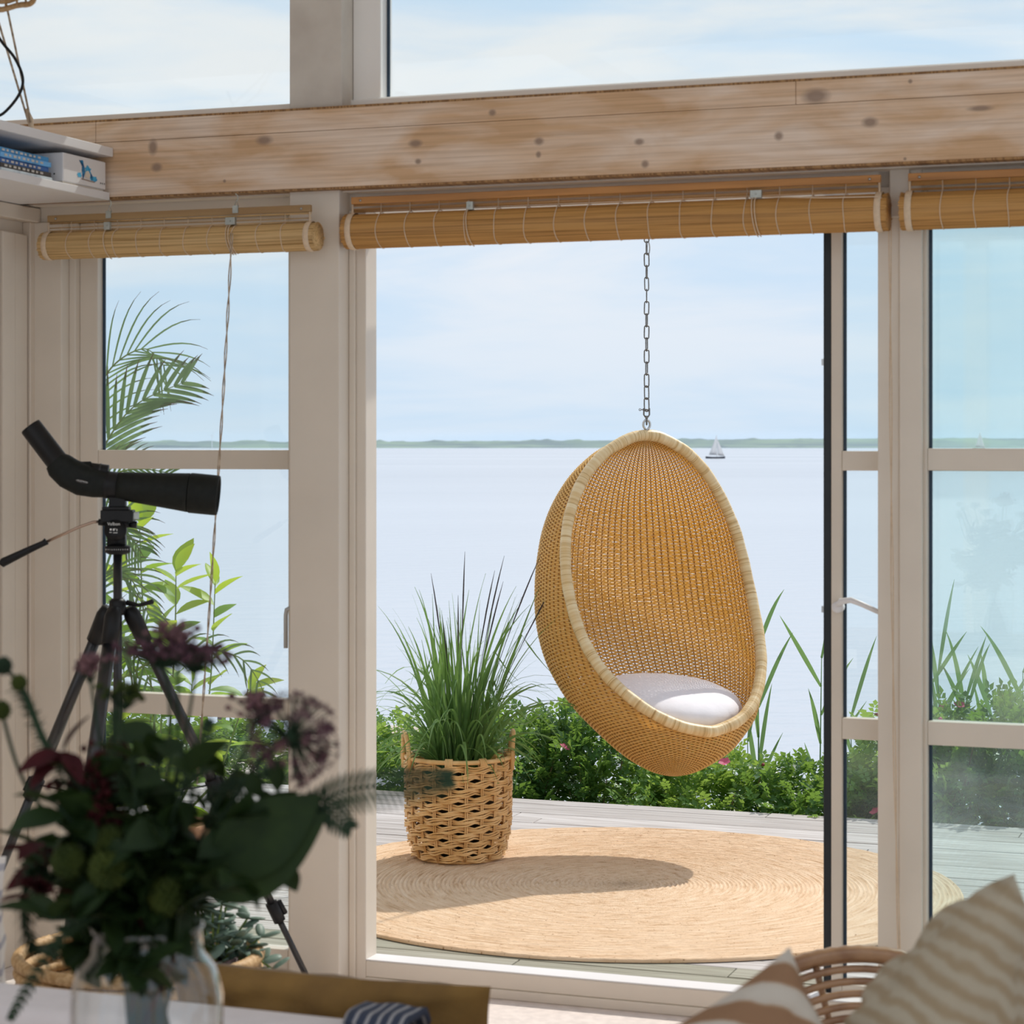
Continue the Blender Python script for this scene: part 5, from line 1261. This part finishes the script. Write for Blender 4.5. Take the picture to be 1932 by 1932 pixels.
def pillow(w, h, T, seed=0, n=28, pinch=0.10, wr=0.012):
    b = MB()
    for sg in (-1, 1):
        P = []
        for i in range(n + 1):
            u = 2 * i / n - 1; row = []
            for j in range(n + 1):
                v = 2 * j / n - 1
                x = w / 2 * u * (1 - pinch * (1 - v * v)); z = h / 2 * v * (1 - pinch * (1 - u * u))
                th = T / 2 * max(0, (1 - u * u) * (1 - v * v)) ** 0.42
                wrk = wr * (mnoise.noise(Vector((u * 2.2 + seed, v * 3.1, seed))) + 0.6 * mnoise.noise(Vector((u * 5 + seed, v * 6, 2)))) * min(1, th / (T * .2) if T else 0)
                row.append((x, sg * (th + wrk), z))
            P.append(row if sg < 0 else row[::-1])
        b.grid(P)
    return b
pm_ = pillow(0.60, 0.29, 0.13, 4, wr=0.022, pinch=0.05)
op = pm_.build('ochre_cushion', ochre); op.matrix_world = SFM @ Matrix.Translation((-0.395, 0.282, 0.570)) @ Matrix.Rotation(math.radians(-0.5), 4, 'Y') @ Matrix.Rotation(math.radians(11), 4, 'X')
tag(op, 'ochre linen cushion leaning on the white sofa back', 'cushion')
cp = pillow(0.50, 0.46, 0.15, 8).build('cream_cushion', stripe_cream); cp.matrix_world = SFM @ Matrix.Translation((-1.30, 0.315, 0.655)) @ Matrix.Rotation(math.radians(4), 4, 'Y') @ Matrix.Rotation(math.radians(12), 4, 'X')
tag(cp, 'cream striped cushion at the left picture edge on the sofa', 'cushion')
# folded plaid throw hung over the sofa back
b = MB(); P = []
for i in range(15):
    t = i / 14
    P.append([(-0.285 + 0.105 * u, 0.09 + 0.105 * t, 0.6685 + 0.012 * min(1, 6 * t) + 0.002 * math.sin(u * 9 + t * 4) - 0.16 * max(0, t - 0.85)) for u in np.linspace(0, 1, 8)])
to = b.grid(P).build('plaid_throw', plaid_m, M=SFM); so = to.modifiers.new('thick', 'SOLIDIFY'); so.thickness = 0.012; so.offset = 1
tag(to, 'navy plaid throw folded over the sofa back by the ochre cushion', 'blanket')
# right hand sofa, almost all below the picture
RM = Matrix.Translation((0.72, 2.60, 0)) @ Matrix.Rotation(-math.radians(20.8), 4, 'Z')
sofa2 = empty('corner_sofa', 'white linen sofa end at the lower right corner under the striped pillows', 'sofa', M=RM)
sbox('seat_base', (-0.30, 0.80, -0.20, 0.60, 0.08, 0.34), 0.03, sofa_m, sofa2); sbox('seat_cushion', (-0.29, 0.625, -0.19, 0.59, 0.341, 0.52), 0.05, sofa_m, sofa2); sbox('back', (0.63, 0.80, -0.20, 0.60, 0.341, 0.86), 0.05, sofa_m, sofa2)
for x in (-0.22, 0.72):
    for y in (-0.12, 0.52): MB().tube([(x, y, 0.0), (x, y, 0.08)], [0.018, 0.022], 8).build('leg', wood_table, sofa2)
def frame_mat(loc, xv, zv):
    z = Vector(zv).normalized(); x = Vector(xv); x = (x - z * x.dot(z)).normalized(); y = z.cross(x)
    M = Matrix((x, y, z)).transposed().to_4x4(); M.translation = Vector(loc); return M
tipz = PX(1915, 1648, 2.92)
zv = Vector((0.52, 0.10, 0.85)).normalized(); xv = Vector((0.42, 0.88, -0.15))
Wp, Hp = 0.56, 0.56
Mp = frame_mat((0, 0, 0), xv, zv); cpos = tipz - (Mp.to_3x3() @ Vector((-Wp / 2, 0, Hp / 2)))
Mp.translation = cpos
bp = pillow(Wp, Hp, 0.24, 15, wr=0.032).build('striped_pillow', stripe_beige, M=Mp); tag(bp, 'large beige striped pillow standing at the lower right', 'pillow')
# small brown striped pillow
tip2 = PX(1490, 1786, 2.98); zv = Vector((-0.49, 0.16, 0.87)); xv = Vector((0.78, 0.20, 0.63))
W2_, H2_ = 0.285, 0.285
M2 = frame_mat((0, 0, 0), xv, zv); M2.translation = tip2 - (M2.to_3x3() @ Vector((W2_ / 2, 0, H2_ / 2)))
sp_ = pillow(W2_, H2_, 0.12, 31, wr=0.008).build('striped_pillow', stripe_brown, M=M2); tag(sp_, 'smaller brown and cream striped pillow beside the rattan chair', 'pillow')

# ================================================================== ROUND RATTAN CHAIR
RCY = 4.70
ctr = PX(1640, 2112, RCY); Rr = 0.372
nv = Vector((-0.12, -0.80, 0.60)).normalized()
Mz = Matrix.Translation(ctr) @ nv.to_track_quat('Z', 'Y').to_matrix().to_4x4()
rc = empty('rattan_chair', 'low round rattan chair with concentric cane arcs in front of the door', 'chair', loc=(ctr.x, ctr.y, 0))
Mc = Matrix.Translation((-ctr.x, -ctr.y, 0)) @ Mz
def ringp(r0, dep, k=72, sq=1.0): return [Mc @ Vector((r0 * math.cos(a), r0 * math.sin(a) * sq, dep)) for a in np.linspace(0, 2 * np.pi, k, endpoint=False)]
MB().tube(ringp(Rr, 0.0, 160), [0.0185 if i % 2 else 0.0165 for i in range(160)], 10, closed=True).build('rim', rod_m, rc)
MB().tube(ringp(Rr * 1.01, -0.035, 96), 0.011, 8, closed=True).build('cane_ring', rod_m, rc)
for i in range(14):
    q = Rr * (0.93 - i * 0.058); dep = -0.17 * (1 - (q / Rr) ** 2)
    MB().tube(ringp(q, dep), 0.0088, 8, closed=True).build('cane_ring', rod_m, rc)
for k in range(8):
    a = 2 * math.pi * k / 8 + 0.3
    MB().tube([Mc @ Vector((q * Rr * math.cos(a), q * Rr * math.sin(a), -0.17 * (1 - q * q) - 0.014)) for q in np.linspace(0.15, 1, 10)], 0.008, 6).build('spoke', rod_m, rc)
low = min((Mc @ Vector((0.62 * Rr * math.cos(a), 0.62 * Rr * math.sin(a), -0.12))).z for a in np.linspace(0, 6.28, 30))
for (x, y) in ((-0.24, -0.16), (0.24, -0.16), (-0.22, 0.34), (0.22, 0.34)):
    zt2 = 0.30 if y > 0 else 0.10
    MB().tube([(x, y, 0.0), (x * 0.8, y * 0.72, zt2 * 0.9)], 0.014, 8).build('leg', rod_m, rc)
MB().tube([(0.26 * math.cos(a), 0.09 + 0.27 * math.sin(a), 0.045) for a in np.linspace(0, 2 * np.pi, 40, endpoint=False)], 0.012, 8, closed=True).build('base_hoop', rod_m, rc)
# ================================================================== TABLE, VASE AND BOUQUET (near, out of focus)
VY = 2.62; VC = PX(277, 1800, VY); ZT = 0.735
TM = Matrix.Translation((VC.x - 0.05, VY - 0.12, 0)) @ Matrix.Rotation(-math.radians(20.8), 4, 'Z')
tb = empty('dining_table', 'oak table under the glass vase, below the picture', 'table', M=TM)
o = MB().box(-0.75, 0.42, -0.42, 0.36, ZT - 0.035, ZT).build('table_top', wood_table, tb, smooth=False, bevel=0.006)
for x in (-0.68, 0.35):
    for y in (-0.36, 0.30): MB().tube([(x, y, 0.0), (x, y, ZT - 0.036)], [0.022, 0.03], 10).build('leg', wood_table, tb)
gm = glass_mat('vase_glass', (0.95, 0.97, 0.97), 3.0)
vs_ = empty('glass_vase', 'clear glass vase holding the dark bouquet', 'vase', loc=(VC.x, VY, ZT + 0.0005))
HV = 0.305
prof = [(0.0, 0.0), (0.072, 0.0), (0.080, 0.01), (0.089, 0.16), (0.089, 0.225), (0.080, 0.258), (0.066, 0.275), (0.064, HV - 0.006), (0.067, HV), (0.064, HV + 0.001)]
MB().lathe(prof, 40, caps=False).build('vase', gm, vs_)
rb = random.Random(77)
def root(name, label, cat, group=None): return empty(name, label, cat, loc=(VC.x, VY, ZT + 0.02), group=group)
O6 = Vector((VC.x, VY, ZT + 0.02))
def stem_path(tips, dY):
    """tips: pixel points from the vase neck outwards"""
    j = rb.uniform(-0.045, 0.045); j2 = rb.uniform(-0.04, 0.04)
    a = [Vector((-j * 1.4, -j2 * 1.4, 0.0)), Vector((-j * 0.5 + j2 * 0.6, j2 * 0.3, 0.12)), Vector((j, j2, HV - 0.015))]
    n = len(tips)
    for i, (x, y) in enumerate(tips): a.append(PX(x, y, VY + dY * (i + 1) / n) - O6)
    return [Vector(q) for q in spline([tuple(p) for p in a], 8)]
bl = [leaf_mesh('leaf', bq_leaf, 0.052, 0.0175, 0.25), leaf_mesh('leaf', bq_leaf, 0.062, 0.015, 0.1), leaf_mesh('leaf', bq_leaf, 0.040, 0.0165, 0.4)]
# leafy stems
desc = ['reaching far left', 'at far left, low', 'upper left', 'top, left of centre', 'top centre', 'top, right of centre', 'upper right', 'right', 'right of centre', 'low left', 'lowest at far left', 'left of centre', 'middle', 'low right', 'front centre', 'front left', 'behind the middle', 'low front centre', 'drooping over the left side of the vase', 'drooping over the front of the vase', 'drooping over the right side of the vase', 'drooping low at the left of the vase', 'high at the far left', 'filling the left middle', 'filling the right middle', 'filling the lower middle', 'filling the upper middle', 'filling the far left middle']
tips = [(120,1560),(62,1650),(178,1470),(248,1420),(300,1395),(352,1455),(425,1470),(480,1535),(405,1590),(150,1700),(92,1735),(225,1560),(330,1560),(450,1665),(300,1640),(195,1630),(270,1500),(330,1720),(160,1800),(262,1840),(345,1815),(100,1810),(90,1500),(140,1610),(390,1660),(250,1720),(250,1610),(80,1600)]
for i, ((x, y), dn) in enumerate(zip(tips, desc)):
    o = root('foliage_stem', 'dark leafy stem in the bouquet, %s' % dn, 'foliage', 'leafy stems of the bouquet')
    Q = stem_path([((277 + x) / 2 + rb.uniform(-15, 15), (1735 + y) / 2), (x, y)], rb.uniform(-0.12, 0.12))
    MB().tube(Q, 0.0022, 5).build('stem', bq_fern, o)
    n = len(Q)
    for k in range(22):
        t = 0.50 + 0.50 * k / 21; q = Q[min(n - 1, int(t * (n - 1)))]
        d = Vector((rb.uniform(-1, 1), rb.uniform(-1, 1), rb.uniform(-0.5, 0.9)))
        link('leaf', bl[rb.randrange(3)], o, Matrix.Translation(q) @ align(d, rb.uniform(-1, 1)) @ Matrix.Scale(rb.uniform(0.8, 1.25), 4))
# two broad leaves to the right
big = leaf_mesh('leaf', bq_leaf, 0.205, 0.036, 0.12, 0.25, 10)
for (pts, roll, lab) in (([(330, 1720), (385, 1690)], 0.5, 'broad dark leaf sweeping right over the sofa, the lower one'), ([(340, 1700), (400, 1640)], 0.2, 'broad dark leaf sweeping right, the upper one')):
    o = root('broad_leaf', lab, 'leaf', 'broad leaves of the bouquet')
    Q = stem_path(pts, -0.05); MB().tube(Q, 0.003, 6).build('stem', bq_fern, o)
    tip = PX(612 if roll > 0.3 else 600, 1540 if roll > 0.3 else 1505, VY - 0.06) - O6
    link('blade', big, o, Matrix.Translation(Q[-1]) @ align(tip - Q[-1], 0, Vector((0.45, -0.85, 0.4))) @ Matrix.Diagonal((1.15, (tip - Q[-1]).length / 0.205, 1, 1)))
# ferns
def fern(path, pl, lab, start=0.45, npin=26, m=bq_fern, brush=False):
    o = root('fern_frond', lab, 'fern', 'feathery fronds of the bouquet')
    Q = stem_path(path, rb.uniform(-0.08, 0.05)); MB().tube(Q, 0.0016, 5).build('rachis', m, o)
    b = MB(); n = len(Q)
    for k in range(npin):
        t = start + (1 - start) * k / (npin - 1); i = min(n - 2, int(t * (n - 1))); p = Q[i].lerp(Q[i + 1], t * (n - 1) - i); tan = (Q[i + 1] - Q[i]).normalized()
        L = pl * (math.sin(math.pi * (0.12 + 0.83 * (k / npin))) ** 0.7 if not brush else rb.uniform(0.6, 1.1))
        for sd in ((-1, 1) if not brush else (0, 1, 2, 3)):
            if brush: a = sd * 1.57 + k; sidev = Vector((math.cos(a), math.sin(a), 0)); sidev = (sidev - tan * sidev.dot(tan)).normalized()
            else: sidev = Vector((-tan.z, 0.25, tan.x)).normalized() * sd
            d = (sidev + tan * 0.55 + Vector((0, 0, -0.15))).normalized()
            wv = 0.0020 if brush else 0.0027
            b.ribbon([p, p + d * L * 0.5, p + d * L + Vector((0, 0, -L * 0.15))], [wv * 0.7, wv, 0.0006], (0.3, 1, 0.4) if brush else tan, 0.1)
    tag(b.build('pinnae', m, o), kind='stuff')
fern([(430, 1600), (560, 1535), (650, 1492), (760, 1478), (850, 1468)], 0.030, 'fern frond reaching right across the post to the grass basket', 0.55, 30)
fern([(430, 1620), (540, 1560), (600, 1520), (660, 1562)], 0.026, 'short fern frond drooping over the wide post', 0.6, 20)
fern([(230, 1600), (140, 1500), (95, 1420), (60, 1340), (38, 1298)], 0.018, 'bristly spray rising at the left below the green seed head', 0.5, 40, brush=True)
fern([(200, 1690), (110, 1660), (60, 1640), (42, 1710), (55, 1790)], 0.020, 'bristly spray drooping at the far left', 0.55, 44, brush=True)
fern([(300, 1560), (400, 1500), (470, 1480), (530, 1440)], 0.018, 'small fern frond right of the centre of the bouquet', 0.55, 20)
fern([(250, 1560), (215, 1420), (220, 1340)], 0.015, 'feathery frond in front of the tripod legs', 0.5, 26)
fern([(320, 1560), (370, 1440), (395, 1360)], 0.016, 'feathery frond left of the big round flower head', 0.5, 22)
fern([(180, 1730), (120, 1760), (60, 1850), (20, 1920)], 0.012, 'thin frond hanging left of the vase', 0.5, 20)
# round flower head (allium)
o = root('allium', 'large round mauve flower head at the right of the bouquet', 'flower')
Q = stem_path([(380, 1600), (480, 1450), (548, 1392)], -0.04); MB().tube(Q, 0.003, 6).build('stem', bq_fern, o)
ce = Q[-1]; flo = MB(); ped = MB()
fl_b = MB()
for k in range(6):
    a = k * 1.047; fl_b.add([(0, 0, 0), (0.004 * math.cos(a - .35), 0.004 * math.sin(a - .35), 0.002), (0.009 * math.cos(a), 0.009 * math.sin(a), 0.004), (0.004 * math.cos(a + .35), 0.004 * math.sin(a + .35), 0.002)], [(0, 1, 2), (0, 2, 3)])
fl_me1, fl_me2 = fl_b.mesh('floret', bq_mauve), fl_b.mesh('floret', bq_pink)
for k in range(130):
    u = rb.uniform(-1, 1); a = rb.uniform(0, 6.28); s_ = math.sqrt(1 - u * u); d = Vector((s_ * math.cos(a), s_ * math.sin(a), u)); R_ = rb.uniform(0.042, 0.056)
    if d.z < -0.55 and d.x < 0: continue
    ped.tube([ce, ce + d * R_], 0.0007, 4, cap=False)
    M = Matrix.Translation(ce + d * R_) @ d.to_track_quat('Z', 'Y').to_matrix().to_4x4() @ Matrix.Scale(rb.uniform(0.9, 1.5), 4)
    link('floret', fl_me2 if rb.random() < 0.3 else fl_me1, o, M)
tag(ped.build('pedicels', bq_fern, o), kind='stuff')
MB().lathe([(0.001, -0.012), (0.012, 0), (0.001, 0.012)], 10, Matrix.Translation(ce)).build('core', bq_fern, o)
# flat mauve umbels
def umbel(path, w, n, m, lab, name='umbel'):
    o = root(name, lab, 'flower', 'umbels of the bouquet'); Q = stem_path(path, rb.uniform(-0.04, 0.06)); MB().tube(Q, 0.002, 5).build('stem', bq_fern, o); ce = Q[-1]
    b = MB(); rays = MB()
    for k in range(n):
        x, y = rb.gauss(0, w / 2.2), rb.gauss(0, w / 3); z = 0.014 + rb.uniform(-0.010, 0.010) - 2.0 * (x * x + y * y)
        p = ce + Vector((x, y, z)); rays.tube([ce - Vector((0, 0, 0.01)), p], 0.0006, 4, cap=False)
        r0 = rb.uniform(0.0025, 0.0048); b.lathe([(0.0004, -r0), (r0, -r0 * .4), (r0, r0 * .4), (0.0004, r0)], 6, Matrix.Translation(p))
    tag(b.build('florets', m, o), kind='stuff'); tag(rays.build('rays', bq_fern, o), kind='stuff')
umbel([(310, 1500), (320, 1330), (305, 1245)], 0.055, 110, bq_mauve, 'mauve umbel in front of the tripod, the left one')
umbel([(330, 1500), (360, 1330), (368, 1255)], 0.040, 80, bq_mauve, 'mauve umbel in front of the tripod, the right one')
umbel([(325, 1500), (335, 1330), (335, 1212)], 0.028, 50, bq_pink, 'small dusty pink umbel topping the bouquet')
umbel([(390, 1560), (460, 1420), (490, 1345)], 0.035, 60, bq_pink, 'dusty pink umbel left of the round flower head')
umbel([(240, 1560), (190, 1400), (170, 1275)], 0.022, 40, bq_pink, 'pale grassy umbel before the left tripod leg')
umbel([(240, 1560), (230, 1400), (235, 1325)], 0.026, 50, bq_bud, 'yellow green umbel before the middle tripod leg')
# dark red tassels and leaves
for (path, lab) in (([(230, 1600), (190, 1470), (205, 1400)], 'dark red tassel at the upper left of the bouquet'), ([(240, 1620), (150, 1520), (130, 1470)], 'dark red tassel behind the left foliage'), ([(240, 1600), (215, 1500), (235, 1430)], 'dark red tassel before the tripod brace'), ([(260, 1700), (220, 1560), (185, 1540)], 'dark red tassel in the middle left')):
    o = root('amaranth', lab, 'flower', 'dark red tassels of the bouquet'); Q = stem_path(path, rb.uniform(-0.05, 0.05)); MB().tube(Q, 0.002, 5).build('stem', bq_red, o)
    b = MB(); n = len(Q)
    for k in range(150):
        t = 0.62 + 0.38 * rb.random(); p = Q[min(n - 1, int(t * (n - 1)))] + Vector((rb.gauss(0, .011), rb.gauss(0, .011), rb.gauss(0, .008))); r0 = rb.uniform(0.003, 0.006)
        b.lathe([(0.0004, -r0), (r0, 0), (0.0004, r0)], 6, Matrix.Translation(p))
    tag(b.build('tassel', bq_red, o), kind='stuff')
red_leaf = leaf_mesh('leaf', bq_red, 0.055, 0.013, 0.2)
for (path, lab) in (([(200, 1700), (110, 1680), (70, 1695)], 'dark red leaf spray at the far left of the bouquet'), ([(250, 1600), (150, 1440), (115, 1420)], 'dark red leaf spray crossing the tripod brace'), ([(220, 1720), (120, 1720), (80, 1590)], 'dark red leaf spray low on the left')):
    o = root('red_spray', lab, 'foliage', 'dark red sprays of the bouquet'); Q = stem_path(path, rb.uniform(-0.05, 0.02)); MB().tube(Q, 0.0016, 5).build('stem', bq_red, o)
    for k in range(5): link('leaf', red_leaf, o, Matrix.Translation(Q[-1 - k]) @ align(Vector((rb.uniform(-1, .3), rb.uniform(-.6, .2), rb.uniform(-.3, .6))), rb.uniform(-1, 1)))
# green globes
for (path, R_, m, lab) in (([(240, 1700), (205, 1640)], 0.023, bq_bud, 'yellow green globe at the left centre of the bouquet'), ([(300, 1740), (318, 1690)], 0.024, bq_bud, 'yellow green globe at the lower centre of the bouquet'), ([(220, 1740), (130, 1625)], 0.020, bq_bud, 'yellow green globe at the left of the bouquet'), ([(280, 1640), (210, 1590)], 0.021, bq_bud, 'yellow green globe high in the bouquet'),
                            ([(220, 1560), (100, 1420), (50, 1310), (6, 1256)], 0.011, bq_fern, 'dark green seed globe at the left picture edge'), ([(220, 1560), (100, 1430), (60, 1350), (36, 1288)], 0.010, bq_bud, 'brownish seed head beside the dark green globe'), ([(210, 1640), (60, 1500), (2, 1340)], 0.012, bq_bud, 'yellow green bud at the left picture edge')):
    o = root('globe_flower', lab, 'flower', 'globe flowers of the bouquet'); Q = stem_path(path, rb.uniform(-0.08, -0.03) if R_ > 0.015 else 0.0); MB().tube(Q, 0.0024, 6).build('stem', bq_fern, o)
    b = MB(); nb2 = 90 if R_ > 0.015 else 40
    for k in range(nb2):
        u = 1 - 2 * (k + 0.5) / nb2; a = k * 2.39996; s_ = math.sqrt(1 - u * u); d = Vector((s_ * math.cos(a), s_ * math.sin(a), u)); r0 = R_ * 0.24
        b.lathe([(0.0004, -r0), (r0, 0), (0.0004, r0)], 6, Matrix.Translation(Q[-1] + d * R_ * 0.85) @ d.to_track_quat('Z', 'Y').to_matrix().to_4x4())
    MB().lathe([(0.0005, -R_ * .8), (R_ * .57, -R_ * .57), (R_ * .8, 0), (R_ * .57, R_ * .57), (0.0005, R_ * .8)], 10, Matrix.Translation(Q[-1])).build('core', m, o)
    tag(b.build('buds', m, o), kind='stuff')
# thin stems with oval leaves over the deck
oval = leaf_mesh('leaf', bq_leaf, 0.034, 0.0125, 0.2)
for (path, lab, spots) in (([(360, 1640), (420, 1560), (470, 1490), (520, 1438)], 'thin stem with oval leaves crossing the left window bottom', [(500, 1490), (455, 1505), (470, 1455), (530, 1440)]), ([(380, 1700), (470, 1640), (545, 1640)], 'thin stem with one oval leaf before the wide post', [(540, 1630), (535, 1600)])):
    o = root('oval_leaf_stem', lab, 'foliage', 'oval leaved stems of the bouquet'); Q = stem_path(path, -0.03); MB().tube(Q, 0.0012, 5).build('stem', bq_fern, o)
    for (x, y) in spots: link('leaf', oval, o, Matrix.Translation(PX(x, y, VY - 0.03) - O6) @ align(Vector((rb.uniform(-.5, .5), -.2, -1)), rb.uniform(-.5, .5), Vector((0, -1, 0.3))))
